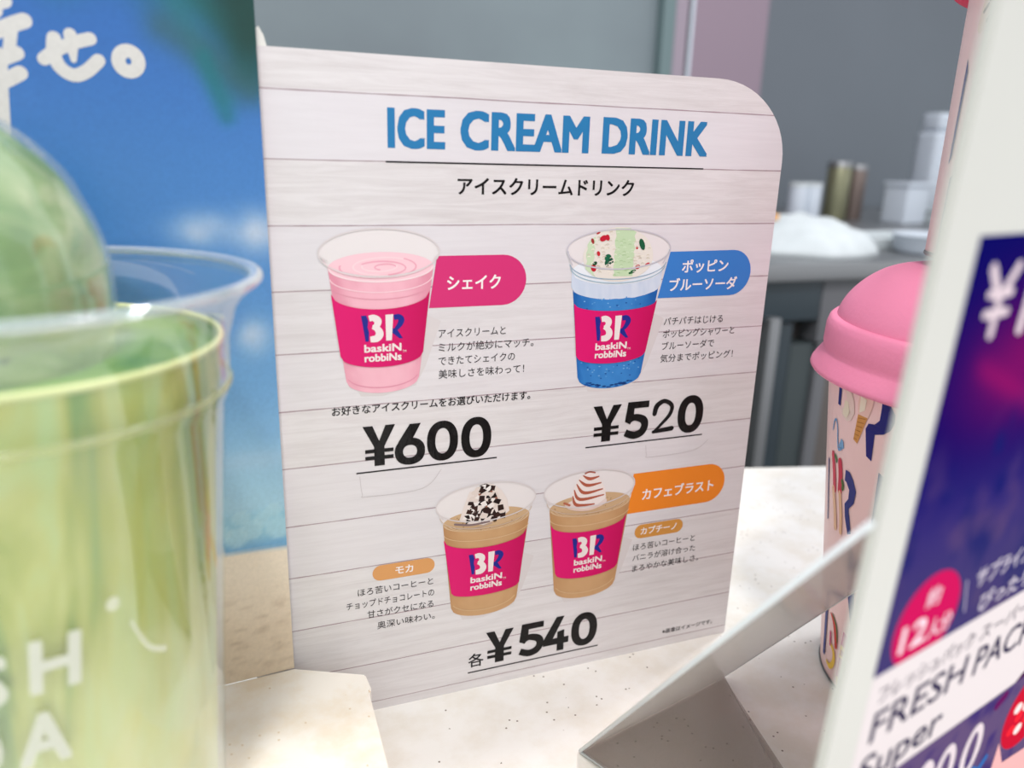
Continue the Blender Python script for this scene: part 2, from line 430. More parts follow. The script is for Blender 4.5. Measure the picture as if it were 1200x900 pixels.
def br_logo(p, x, y, h, L):
    """the BR mark, x,y = lower left of the mark, h its height"""
    g = lambda a, b: (x + a * h, y + b * h)
    S = lambda pts: [g(*q) for q in pts]
    p.poly(S([(0.0, 1.0), (0.20, 1.0), (0.27, 0.80), (0.24, 0.55), (0.29, 0.35), (0.27, 0.0), (0.15, 0.0)]), NAVY, L)
    p.stroke(S([(0.30, 0.88), (0.47, 0.90), (0.63, 0.78), (0.58, 0.60), (0.44, 0.53)]), [h * .22, h * .25, h * .28, h * .24, h * .16], OFFW, L + 1, cap=False)
    p.stroke(S([(0.42, 0.55), (0.60, 0.47), (0.69, 0.28), (0.58, 0.11), (0.33, 0.08)]), [h * .14, h * .24, h * .30, h * .28, h * .22], OFFW, L + 1, cap=False)
    p.poly(S([(0.92, 1.0), (1.22, 1.01), (1.15, 0.0), (0.93, 0.0)]), OFFW, L + 1)
    p.stroke(S([(1.24, 0.88), (1.42, 0.90), (1.53, 0.78), (1.45, 0.58), (1.30, 0.42)]), [h * .20, h * .22, h * .24, h * .20, h * .13], NAVY, L, cap=False)
    p.poly(S([(1.16, 0.46), (1.34, 0.46), (1.58, 0.06), (1.45, 0.06), (1.16, 0.30)]), NAVY, L)

def brand(p, x0, x1, yb, yr, h, L):
    p.text('baskiN', x0, x1, yb, h, OFFW, L, bold=0.036)
    p.text('robbiNs', x0, x1, yr, h, OFFW, L, bold=0.036)
    p.text('TM', x1 + .3, x1 + 1.4, yr + 2.2, 1.0, OFFW, L)

def mixc(a, b, t): return tuple(a[i] + (b[i] - a[i]) * t for i in range(3))

def cup_body(p, L, xt0, xt1, yt, xb0, xb1, yb, edge, mid, ryt, ryb, bot_r=1.5, y0=None):
    """tapering liquid body with curved top and bottom, lit across its width as in the printed photo"""
    n = 28; rows = 14
    vs = []; fs = []
    for j in range(rows + 1):
        t = j / rows
        for i in range(n + 1):
            s = i / n; k = sqrt(max(0, 1 - (2 * s - 1) ** 2))
            X0 = xt0 + (xb0 - xt0) * t; X1 = xt1 + (xb1 - xt1) * t
            Y = yt + (yb - yt) * t
            ry = ryt + (ryb - ryt) * t
            vs.append((X0 + (X1 - X0) * s, Y - ry * k))
    for j in range(rows):
        for i in range(n): fs.append((j * (n + 1) + i, j * (n + 1) + i + 1, (j + 1) * (n + 1) + i + 1, (j + 1) * (n + 1) + i))
    def cf(q):
        u = (q[0] - (xt0 + xb0) / 2) / ((xt1 + xb1) / 2 - (xt0 + xb0) / 2)
        e_ = min(1, abs(2 * u - 1)) ** 3
        v = noise.noise(Vector((q[0] * .35, q[1] * .5, 3))) * .35
        return mixc(mid, edge, min(1, max(0, e_ + v)))
    p.add(vs, fs, None, L, cf)

def sleeve(x0, x1, yt, x2, x3, yb, ryt, ryb, L, parent):
    p = Print(); n = 26; vs = []; fs = []
    for t in (0, .5, 1):
        for i in range(n + 1):
            s = i / n; k = sqrt(max(0, 1 - (2 * s - 1) ** 2))
            a = x0 + (x2 - x0) * t; b = x1 + (x3 - x1) * t
            vs.append((a + (b - a) * s, yt + (yb - yt) * t - (ryt + (ryb - ryt) * t) * k))
    for j in range(2):
        for i in range(n): fs.append((j * (n + 1) + i, j * (n + 1) + i + 1, (j + 1) * (n + 1) + i + 1, (j + 1) * (n + 1) + i))
    p.add(vs, fs, None, L, lambda q: mixc((224, 22, 112), (196, 8, 88), max(0, min(1, (q[0] - x0) / (x1 - x0))) ** 2))
    return p.build('sleeve', M_inkc, cardfn, parent)

def soft_shadow(p, pts, col_in, L):
    p.poly(pts, col_in, L)

def drink_picture(kind, rim, body, slv, logo, words, label):
    """one printed drink; children: sleeve, logo, lettering"""
    p = Print()
    rcx, rcy, rrx, rry = rim
    if kind == 'shake':
        edge, mid = (226, 150, 170), (244, 186, 200)
    elif kind == 'soda':
        edge, mid = (28, 96, 172), (62, 136, 206)
    else:
        edge, mid = (186, 140, 96), (204, 162, 118)
    (xt0, xt1, yt, xb0, xb1, yb, ryt, ryb) = body
    # shadow that the printed photograph has on its boards
    p.poly([(xb0 + 2, yb - ryb * .2), (xb0 + 4, yb - ryb - .6), ((xb0 + xb1) / 2, yb - ryb - 1.0), (xb1 - 1, yb - ryb * .5 - .6), (xb1 + 2.0, yb + 3), (xt1 + 2.2, yt - 16), (xt1 - 2, yt - 14)], (218, 211, 211), 2)
    # glass above the drink
    glass = [(rcx - rrx, rcy)] + [(rcx + rrx * cos(a), rcy + rry * sin(a)) for a in [pi - pi * k / 24 for k in range(25)]] + [(xt1, yt)] + [(xt1 + (xt0 - xt1) * k / 12, yt - ryt * sin(pi * k / 12)) for k in range(1, 12)] + [(xt0, yt)]
    p.poly(glass, (233, 227, 227), 3)
    cup_body(p, 4, *body[:3], *body[3:6], edge, mid, ryt, ryb)
    # surface of the drink
    top = mixc(mid, (255, 240, 240), .35) if kind == 'shake' else ((235, 240, 246) if kind == 'soda' else (206, 172, 134))
    scx = (xt0 + xt1) / 2; srx = (xt1 - xt0) / 2
    p.ellipse(scx, yt, srx, ryt, top, 5)
    if kind == 'shake':
        for k in range(5):
            a = k * 2.3
            p.ring(scx + cos(a), yt + .3 * sin(a), srx * (.2 + .13 * k), ryt * (.2 + .13 * k), .45, (250, 216, 222) if k % 2 else (238, 170, 188), 6, a0=a, a1=a + 4.2)
        p.ring(scx, yt, srx - .3, ryt - .2, .5, (248, 222, 226), 6, a0=pi, a1=2 * pi)
    elif kind == 'soda':
        n = 28
        vs = []; fs = []
        for j in range(2):
            for i in range(n + 1):
                s = i / n; k = sqrt(max(0, 1 - (2 * s - 1) ** 2)); drop = 4.6 * j + (.5 * noise.noise(Vector((s * 9, 2, j))) if j else 0)
                vs.append((xt0 + (xt1 - xt0) * s + (.5 if s < .5 else -.5) * j * 0, yt - drop - ryt * k))
        for i in range(n): fs.append((i, i + 1, n + 2 + i, n + 1 + i))
        p.add(vs, fs, None, 5, lambda q: mixc((226, 232, 242), (190, 206, 228), 0.5 + .5 * noise.noise(Vector((q[0] * .5, q[1] * .5, 0)))))
        # darker soda lines and bubbles
        for k in range(120):
            x = random.uniform(xb0 + .5, xb1 - .5); y = random.uniform(yb - ryb * .2, yt - 8)
            if x > xb0 + 1 and x < xb1 - 1: p.ellipse(x, y, .22 + .2 * random.random(), .2, random.choice([(120, 176, 222), (24, 80, 156), (90, 156, 214)]), 5, 8)
        for k in range(26):
            x = random.uniform(xb0 + 3, xb1 - 3); p.ellipse(x, yb - ryb * sqrt(1 - ((x - 102.3) / 11.5) ** 2) + random.uniform(.4, 1.3), .8, .25, random.choice([(18, 58, 120), (22, 84, 160)]), 5, 10)
    else:
        for k in range(6):
            p.ring(scx, yt - .15 * k, srx * (.97 - .05 * k), ryt * (.95 - .06 * k), .22, [(222, 194, 160), (188, 146, 104)][k % 2], 6, a0=pi * 1.05, a1=pi * 1.95)
        for k in range(22):
            a = random.uniform(0, 2 * pi); r_ = random.random() ** .5
            p.ellipse(scx + srx * .9 * r_ * cos(a), yt + ryt * .9 * r_ * sin(a), .18, .14, (120, 84, 56), 6, 7)
        p.ring((xb0 + xb1) / 2, yb + 2.0, (xb1 - xb0) / 2 - .4, ryb, .3, (214, 180, 138), 6, a0=pi * 1.08, a1=pi * 1.92)
        p.ring(scx, yt - 3.2, srx * .985, ryt * 1.02, .25, (222, 190, 150), 6, a0=pi * 1.03, a1=pi * 1.97)
    if kind == 'shake':
        p.ring(scx, yt - 2.6, srx * .975, ryt * 1.05, .3, (252, 214, 222), 6, a0=pi * 1.03, a1=pi * 1.97)
        p.ring(scx, yt - 4.6, srx * .96, ryt * 1.05, .25, (228, 156, 174), 6, a0=pi * 1.03, a1=pi * 1.97)
        p.ring((xb0 + xb1) / 2, yb + 1.6, (xb1 - xb0) / 2 - .2, ryb, .3, (228, 150, 172), 6, a0=pi * 1.08, a1=pi * 1.92)
    # toppings
    if kind == 'soda':
        cx, cy, rx, ry = 102.7, 146.2, 12.2, 9.6
        n = 60; vs = [(cx, cy - 2)]; 
        for k in range(n):
            a = 2 * pi * k / n; rr = 1 + .02 * noise.noise(Vector((cos(a) * 3, sin(a) * 3, 1)))
            yy = cy + ry * sin(a) * rr if sin(a) > 0 else cy + 7.2 * sin(a) * rr
            vs.append((cx + rx * cos(a) * rr, yy))
        fs = [(0, 1 + k, 1 + (k + 1) % n) for k in range(n)]
        p.poly(vs[1:], (234, 228, 218), 7)
        for (x0_, x1_, c_) in ((101.2, 108.0, (198, 222, 182)), (91.6, 94.2, (204, 224, 190))):
            g_ = []
            for k in range(13):
                y = cy - 5.6 + (ry + 5.2) * k / 12
                lim = rx * sqrt(max(0, 1 - ((y - cy) / (ry if y > cy else 7.2)) ** 2))
                g_.append((max(x0_, cx - lim) + .3 * sin(k * 2), y))
            g2 = []
            for k in range(13):
                y = cy - 5.6 + (ry + 5.2) * k / 12
                lim = rx * sqrt(max(0, 1 - ((y - cy) / (ry if y > cy else 7.2)) ** 2))
                g2.append((max(min(x1_ + .3 * sin(k * 3), cx + lim), g_[k][0] + .05), y))
            p.poly(g_ + g2[::-1], c_, 8)
        for k in range(150):
            a = random.uniform(0, 2 * pi); r_ = random.random() ** .5
            x = cx + rx * .9 * r_ * cos(a); y = cy + .5 + (ry if sin(a) > 0 else 6.4) * .9 * r_ * sin(a)
            gr = 101.5 < x < 108
            p.stroke([(x - .5, y), (x, y + .25), (x + .5, y)], .22, random.choice([(178, 208, 158), (216, 234, 204)] if gr else [(214, 204, 184), (246, 240, 226)]), 9, cap=False)
        for (x, y, rx_, ry_, c_) in ((97.0, 152.4, 1.3, .9, (196, 30, 54)), (98.4, 152.6, .7, 1.0, (196, 30, 54)), (95.6, 147.8, .55, .8, (200, 40, 50)), (110.6, 150.4, .9, 1.9, (24, 92, 60)), (108.9, 149.4, .45, .5, (200, 40, 50)),
                                     (99.0, 146.4, 1.2, 1.2, (28, 104, 72)), (100.0, 145.4, 1.0, 1.0, (22, 84, 60)), (98.6, 144.6, .6, 1.0, (24, 90, 64)), (94.2, 143.4, .9, 1.2, (190, 30, 50)), (94.6, 144.8, .8, .6, (28, 80, 50)),
                                     (109.6, 143.4, .9, .7, (200, 40, 60)), (113.0, 144.2, .9, .4, (200, 60, 70)), (93.4, 151.6, .5, .9, (160, 50, 50)), (95.2, 154.0, .7, .3, (190, 60, 60)), (107.8, 141.9, 1.4, .5, (40, 100, 60))):
            p.ellipse(x, y, rx_, ry_, c_, 10, 12, rot=.4)
        p.ring(rcx, rcy - .3, rrx - .3, rry - .2, .35, (176, 184, 196), 11, a0=pi * 1.0, a1=pi * 2.0)
        p.ring(rcx, rcy - 3.8, rrx * .94, rry * .9, .28, (150, 176, 196), 11, a0=pi * 1.03, a1=pi * 1.97)
        p.ring(rcx, rcy - 5.0, rrx * .92, rry * .9, .28, (160, 190, 204), 11, a0=pi * 1.03, a1=pi * 1.97)
    if kind == 'mocha':
        cx = 60.3
        p.poly([(52.0, 64.4), (53.2, 68.5), (55.2, 73.8), (58.2, 73.6), (60.6, 76.2), (63.4, 75.4), (66.0, 73.0), (68.0, 69.6), (68.9, 65.4), (65.6, 63.0), (60.0, 61.6), (55.0, 62.6)], (232, 220, 214), 7)
        rnd = random.Random(3)
        for k in range(16):
            y = rnd.uniform(63.6, 74.6); half = 8.2 * (1 - (y - 62) / 19); x = cx + rnd.uniform(-half, half)
            p.ellipse(x, y, rnd.uniform(1.0, 1.7), rnd.uniform(.9, 1.4), rnd.choice([(242, 236, 232), (226, 212, 204)]), 8)
        for k in range(74):
            y = rnd.uniform(63.2, 75.0); half = 8.0 * (1 - (y - 62) / 19)
            x = cx + rnd.uniform(-half, half); s = rnd.uniform(.8, 1.6); a = rnd.uniform(0, 6)
            c_ = rnd.choice([(46, 26, 24), (58, 34, 28), (34, 20, 20), (48, 30, 26), (240, 232, 228), (150, 96, 76)])
            if c_ == (150, 96, 76): s *= .5
            p.poly([(x + s * cos(a + q), y + s * .85 * sin(a + q)) for q in ((0, 1.9, 3.4, 5.0) if k % 2 else (0, 2.3, 3.9))], c_, 9)
        p.stroke([(50.5, 63.2), (56, 62.2), (62, 62.6)], .7, (132, 112, 112), 11)
        p.stroke([(51, 61.7), (57, 60.9), (63, 61.9)], .35, (188, 164, 150), 11)
    if kind == 'capp':
        cx = 97.4
        p.ellipse(96.8, 64.0, 7.6, 2.5, (232, 214, 208), 7)
        p.poly([(91.4, 64.6), (91.0, 68.4), (92.2, 71.4), (93.8, 74.0), (97.0, 75.4), (100.4, 74.4), (101.8, 71.6), (103.4, 68.6), (104.0, 65.2), (100.6, 62.8), (96.0, 62.2), (92.8, 62.8)], (240, 228, 224), 8)
        for q in ([(94.8, 74.4), (97.4, 72.9), (100.9, 73.4)], [(93.4, 73.0), (96.6, 70.6), (101.9, 71.0)], [(92.6, 71.6), (95.6, 68.0), (102.6, 68.6)], [(91.8, 69.6), (94.2, 65.8), (103.2, 66.4)], [(91.4, 67.4), (93.0, 63.9), (99.8, 63.4)]):
            p.stroke(q, [.35, 1.15, .45], (178, 94, 72), 9, cap=False)
        p.stroke([(95.6, 75.0), (97.2, 75.4), (99.2, 74.9)], .5, (166, 84, 64), 9)
        p.stroke([(89.0, 64.4), (92, 62.4), (98, 61.6), (103, 63)], .7, (228, 202, 192), 8)
        p.stroke([(88.4, 65.2), (90.4, 64.2)], .8, (186, 110, 84), 9)
    # clear rim
    rc = (206, 202, 210) if kind == 'soda' else (222, 214, 214)
    p.ring(rcx, rcy, rrx, rry, .38, rc, 12)
    p.stroke([(rcx - rrx, rcy - .5), (xt0, yt + 2)], .35, rc, 12, cap=False)
    p.stroke([(rcx + rrx, rcy - .5), (xt1, yt + 2)], .35, rc, 12, cap=False)
    if kind != 'soda':
        p.ring(rcx, yt + 3.0, (rrx + srx) / 2 - .2, rry * .9, .22, mixc(rc, top, .5), 12, a0=pi * 1.02, a1=pi * 1.98)
    pic = p.build('drink_picture', M_inkc, cardfn, card)
    tag(pic, label)
    sleeve(*slv, 13, pic)
    q = Print(); br_logo(q, *logo, 14); q.build('logo', M_inkc, cardfn, pic)
    q = Print(); brand(q, *words, 14); q.build('brand_lettering', M_inkc, cardfn, pic)
    return pic

# rim: cx, cy, rx, ry; body: x left/right/y at top, x left/right/y at bottom, top and bottom curve depth
drink_picture('shake', (28.4, 149.2, 16.8, 6.6), (14.0, 43.6, 145.2, 18.0, 39.2, 113.0, 4.2, 4.2),
              (14.6, 42.4, 138.2, 16.6, 40.4, 120.4, 4.8, 3.8), (22.6, 124.3, 7.5), (23.3, 34.0, 121.2, 118.4, 3.1), 'printed pink shake in a clear cup')
drink_picture('soda', (103.0, 149.0, 18.0, 6.1), (87.0, 118.6, 142.4, 90.8, 113.8, 108.6, 4.4, 4.4),
              (88.2, 117.6, 132.6, 89.8, 114.8, 115.8, 2.9, 3.2), (95.7, 120.3, 7.8), (96.4, 107.7, 117.3, 114.6, 3.1), 'printed blue soda with a mint scoop')
drink_picture('mocha', (61.1, 69.6, 16.8, 6.6), (46.6, 76.0, 63.4, 49.4, 72.4, 33.0, 4.0, 4.6),
              (46.8, 75.1, 58.2, 49.4, 73.1, 38.6, 4.6, 2.6), (55.2, 44.3, 7.3), (55.9, 66.9, 41.2, 38.5, 3.0), 'printed coffee drink with chopped chocolate on cream')
drink_picture('capp', (97.8, 69.4, 16.9, 6.6), (83.2, 113.5, 63.3, 86.2, 109.8, 32.6, 4.2, 4.8),
              (83.8, 112.3, 58.0, 86.3, 110.2, 39.0, 4.6, 3.2), (92.1, 44.1, 7.4), (93.2, 104.0, 41.1, 38.4, 3.0), 'printed coffee drink with striped cream swirl')

def pill(pts_left, x1, y0, y1, col, texts, label, skew=0):
    p = Print(); r_ = (y1 - y0) / 2; n = 16
    arc = [(x1 - r_ + r_ * cos(a), (y0 + y1) / 2 + r_ * sin(a)) for a in [radians(-90 + 180 * k / n) for k in range(n + 1)]]
    p.poly(pts_left + arc, col, 3)
    o = p.build('name_badge', M_inkc, cardfn, card); tag(o, label)
    q = Print()
    for (s, a, b, y, h) in texts: q.text(s, a, b, y, h, (248, 240, 240), 5, bold=0.022)
    q.build('badge_lettering', M_inkc, cardfn, o)
pill([(44.6, 148.0), (42.2, 133.1)], 72.1, 133.1, 148.0, PINK, [('シェイク', 47.6, 64.0, 138.4, 4.7)], 'pink badge')
pill([(121.2, 147.9), (117.8, 133.1)], 152.9, 133.1, 148.1, (58, 128, 206), [('ポッピン', 126.0, 143.7, 141.4, 4.5), ('ブルーソーダ', 121.8, 147.8, 135.5, 4.5)], 'blue badge')
pill([(114.2, 72.5), (112.6, 57.6)], 152.1, 57.6, 72.4, (242, 138, 40), [('カフェブラスト', 118.2, 147.5, 62.4, 4.7)], 'orange badge')
def small_pill(x0, x1, y0, y1, col, s, a, b, y, h, label):
    r_ = (y1 - y0) / 2; n = 12
    left = [(x0 + r_ + r_ * cos(t), (y0 + y1) / 2 + r_ * sin(t)) for t in [radians(90 + 180 * k / n) for k in range(n + 1)]]
    pill(left, x1, y0, y1, col, [(s, a, b, y, h)], label)
small_pill(24.0, 43.9, 47.5, 52.8, (222, 160, 100), 'モカ', 31.2, 36.9, 49.0, 3.2, 'small tan badge beside the mocha')
small_pill(116.4, 136.1, 47.3, 52.6, (214, 150, 72), 'カプチーノ', 118.8, 133.5, 48.8, 3.2, 'small tan badge beside the cappuccino')

def para(lines, h, bold=0.0, label=None):
    p = Print()
    for (s, a, b, y) in lines: p.text(s, a, b, y + .3, h, TXT, 4, bold=bold)
    o = p.build('description_lettering', M_inkc, cardfn, card)
    return o
para([('アイスクリームと', 45.1, 66.0, 124.0), ('ミルクが絶妙にマッチ。', 45.1, 75.2, 119.8), ('できたてシェイクの', 45.1, 69.2, 115.7), ('美味しさを味わって！', 45.1, 72.4, 111.6)], 2.95)
para([('パチパチはじける', 121.0, 143.8, 123.9), ('ポッピングシャワーと', 121.0, 149.0, 119.7), ('ブルーソーダで', 121.0, 141.3, 115.6), ('気分までポッピング！', 120.8, 149.4, 111.4)], 2.95)
para([('ほろ苦いコーヒーと', 19.3, 43.4, 43.0), ('チョップドチョコレートの', 15.7, 43.7, 38.8), ('甘さがクセになる', 22.1, 43.5, 34.7), ('奥深い味わい。', 25.1, 43.9, 30.2)], 2.9)
para([('ほろ苦いコーヒーと', 116.3, 141.9, 42.6), ('バニラが溶け合った', 116.4, 142.5, 38.4), ('まろやかな美味しさ。', 116.6, 144.3, 34.1)], 2.9)
p = Print(); p.text('お好きなアイスクリームをお選びいただけます。', 13.6, 74.8, 103.1, 3.0, (26, 22, 24), 4, bold=0.014); p.build('choice_lettering', M_inkc, cardfn, card)
p = Print(); p.text('※画像はイメージです。', 131.8, 153.9, 5.6, 2.1, (50, 46, 50), 4, bold=0.01); p.build('note_lettering', M_inkc, cardfn, card)
p = Print(); p.text('各', 55.6, 61.1, 9.0, 5.6, (20, 16, 18), 4, bold=.01); p.build('each_lettering', M_inkc, cardfn, card)

def yen(p, x0, x1, y0, y1, L=6):
    w_ = x1 - x0; h = y1 - y0; t = w_ * .25
    g = lambda a, b: (x0 + a * w_, y0 + b * h)
    p.poly([g(0, 1), g(.30, 1), g(.50, .62), g(.70, 1), g(1, 1), g(.66, .48), g(.66, 0), g(.34, 0), g(.34, .48)], (24, 20, 22), L)
    p.poly([g(.06, .42), g(.94, .42), g(.94, .33), g(.06, .33)], (24, 20, 22), L + 1)
    p.poly([g(.06, .25), g(.94, .25), g(.94, .16), g(.06, .16)], (24, 20, 22), L + 1)
K = (24, 20, 22)
def digit(p, d, x0, x1, y0, y1, t=2.7, L=6, col=K):
    w_ = x1 - x0; h = y1 - y0; g = lambda a, b: (x0 + t / 2 + a * (w_ - t), y0 + t / 2 + b * (h - t))
    if d == '0':
        n = 44; vs = []; fs = []
        for k in range(n + 1):
            a = 2 * pi * k / n; cx, cy = (x0 + x1) / 2, (y0 + y1) / 2
            sg = lambda v, e_: math.copysign(abs(v) ** e_, v)
            vs += [(cx + w_ / 2 * sg(cos(a), .9), cy + h / 2 * sg(sin(a), .9)), (cx + (w_ / 2 - t) * sg(cos(a), .9), cy + (h / 2 - t * .9) * sg(sin(a), .9))]
        for k in range(n): fs.append((2 * k, 2 * k + 1, 2 * k + 3, 2 * k + 2))
        p.add(vs, fs, col, L)
    elif d == '6':
        digit(p, '0', x0, x1, y0, y0 + h * .66, t, L, col)
        p.poly([(x0 + w_ * .50, y1), (x0 + w_ * .86, y1), (x0 + w_ * .52, y0 + h * .55), (x0 + w_ * .30, y0 + h * .52), (x0 + w_ * .05, y0 + h * .45), (x0 + w_ * .12, y0 + h * .58)], col, L + 1)
    elif d == '5':
        p.poly([(x0 + w_ * .20, y1), (x1 - w_ * .02, y1), (x1 - w_ * .02, y1 - t * .85), (x0 + w_ * .20, y1 - t * .85)], col, L)
        p.poly([(x0 + w_ * .18, y1), (x0 + w_ * .44, y1), (x0 + w_ * .42, y0 + h * .56), (x0 + w_ * .30, y0 + h * .40), (x0 + w_ * .10, y0 + h * .48)], col, L + 1)
        p.stroke([g(.14, .50), g(.45, .60), g(.88, .50), g(1, .30), g(.85, .07), g(.45, -.02), g(.0, .10)], [t * .75, t * .85, t, t, t, t * .95, t * .9], col, L + 2, cap=False)
    elif d == '4':
        p.poly([(x0 + w_ * .50, y1), (x0 + w_ * .80, y1), (x0 + w_ * .38, y0 + h * .38), (x0 + w_ * 1.0, y0 + h * .38), (x0 + w_ * 1.0, y0 + h * .20), (x0, y0 + h * .20), (x0, y0 + h * .36)], col, L)
        p.poly([(x0 + w_ * .55, y0 + h * .56), (x0 + w_ * .82, y0 + h * .60), (x0 + w_ * .82, y0), (x0 + w_ * .55, y0)], col, L + 1)
    elif d == '2':
        p.stroke([g(.02, .62), g(.12, .88), g(.5, 1.02), g(.92, .85), g(.85, .55), g(.4, .22), g(.05, .0)], [t * .9, t, t * .8, t * .8, t * .75, t * .6, t * .5], col, L)
        p.stroke([g(.02, .0), g(.5, .03), g(1.02, .06)], [t * .6, t * .8, t * .9], col, L + 1)
def price(yenb, digs, ul, label):
    p = Print(); yen(p, *yenb)
    o = p.build('price_sticker', M_black, cardfn, card)
    tag(o, label)
    for (d, a, b, y0, y1, t) in digs:
        q = Print(); digit(q, d, a, b, y0, y1, t); q.build('digit_sticker', M_black, cardfn, o)
    q = Print(); q.poly([(ul[0], ul[2]), (ul[1], ul[2]), (ul[1], ul[2] + .42), (ul[0], ul[2] + .42)], K, 5)
    q.build('price_rule', M_inkc, cardfn, o)
price((22.2, 31.8, 86.2, 98.8), [('6', 31.6, 40.9, 85.4, 98.4, 2.5), ('0', 41.5, 51.3, 85.5, 98.4, 2.6), ('0', 52.3, 62.1, 85.3, 98.6, 2.7)], (20.0, 64.1, 84.2), 'black price beside the pink shake')
price((97.2, 107.6, 85.7, 98.2), [('5', 108.2, 118.2, 85.6, 98.6, 2.7), ('2', 119.3, 128.4, 86.2, 98.6, 1.9), ('0', 129.6, 139.8, 85.4, 99.0, 3.0)], (95.1, 140.3, 84.0), 'black price with a thinner digit 2')
price((61.8, 71.8, 8.6, 21.0), [('5', 73.0, 83.2, 8.4, 21.4, 2.7), ('4', 83.0, 92.8, 8.0, 21.8, 2.6), ('0', 93.8, 104.0, 7.9, 21.4, 3.0)], (55.5, 104.8, 6.4), 'black price under the coffee drinks')
mesh('tape_tab', [cardfn(-.8, 199.6, -.2), cardfn(1.6, 199.6, -.2), cardfn(.9, 202.4, -.2), cardfn(-.2, 204.4, -.2), cardfn(-.8, 204.0, -.2), cardfn(-.8, 199.6, -.6), cardfn(1.6, 199.6, -.6), cardfn(.9, 202.4, -.6), cardfn(-.2, 204.4, -.6), cardfn(-.8, 204.0, -.6)], [(0, 1, 2, 3, 4), (9, 8, 7, 6, 5)] + [(i, i + 5, (i + 1) % 5 + 5, (i + 1) % 5) for i in range(5)], M_whiteboard, card)
# clear tape patches left around the stickers
for (x0, y0, x1, y1) in ((21.0, 76.5, 46, 83.2), (118, 78.0, 143, 82.5)):
    p = Print(); p.stroke([(x0, y1), (x0 + .6, y0 + 1), (x0 + 2, y0), (x1 - 6, y0 + .5), (x1, y1 - .6)], .22, (205, 199, 201), 3); p.build('tape_mark', M_inkc, cardfn, card)

# ------------------------------------------------------------------ plinth under the cup and the poster
pl = prism('display_plinth', [(-0.1611, -0.0029), (-0.1412, -0.0125), (-0.1407, -0.0195), (-0.1416, -0.0215), (-0.1445, -0.12), (-0.30, -0.12), (-0.30, -0.0122)], 0.0, 0.024, M_plinth, None, 0.0004)
tag(pl, 'low cream stone-effect plinth under the green drink cup', 'plinth')

# ------------------------------------------------------------------ beach poster
PO = Vector((-0.1611, -0.0029, 0.0242)); PHd = Vector((.9966, .0823, 0)); PN = Vector((.0823, -.9966, 0))
poster = empty('beach_poster', PO); tag(poster, 'blue sky and beach poster with white handwriting behind the green cup', 'poster')
def postfn(a, z, o=0): return tuple(PHd * (a / 1000) + PN * (o / 1000) + Vector((0, 0, z / 1000)))
pb_ = bmesh.new()
ring1 = [pb_.verts.new(Vector(postfn(a, z, 0))) for a, z in ((0, 0), (0, 215), (-130, 215), (-130, 0))]
fa = pb_.faces.new(ring1); rr = bmesh.ops.extrude_face_region(pb_, geom=[fa])
for v in rr['geom']:
    if isinstance(v, bmesh.types.BMVert): v.co -= PN * 0.0010
from_bm('poster_board', pb_, M_whiteboard, poster)
def sstep(a, b, x):
    t = max(0, min(1, (x - a) / (b - a))); return t * t * (3 - 2 * t)
def N3(x, y, z=0): return noise.noise(Vector((x, y, z)))
def fbm(x, y, z=0): return N3(x, y, z) + .5 * N3(2 * x, 2 * y, z) + .25 * N3(4 * x, 4 * y, z)
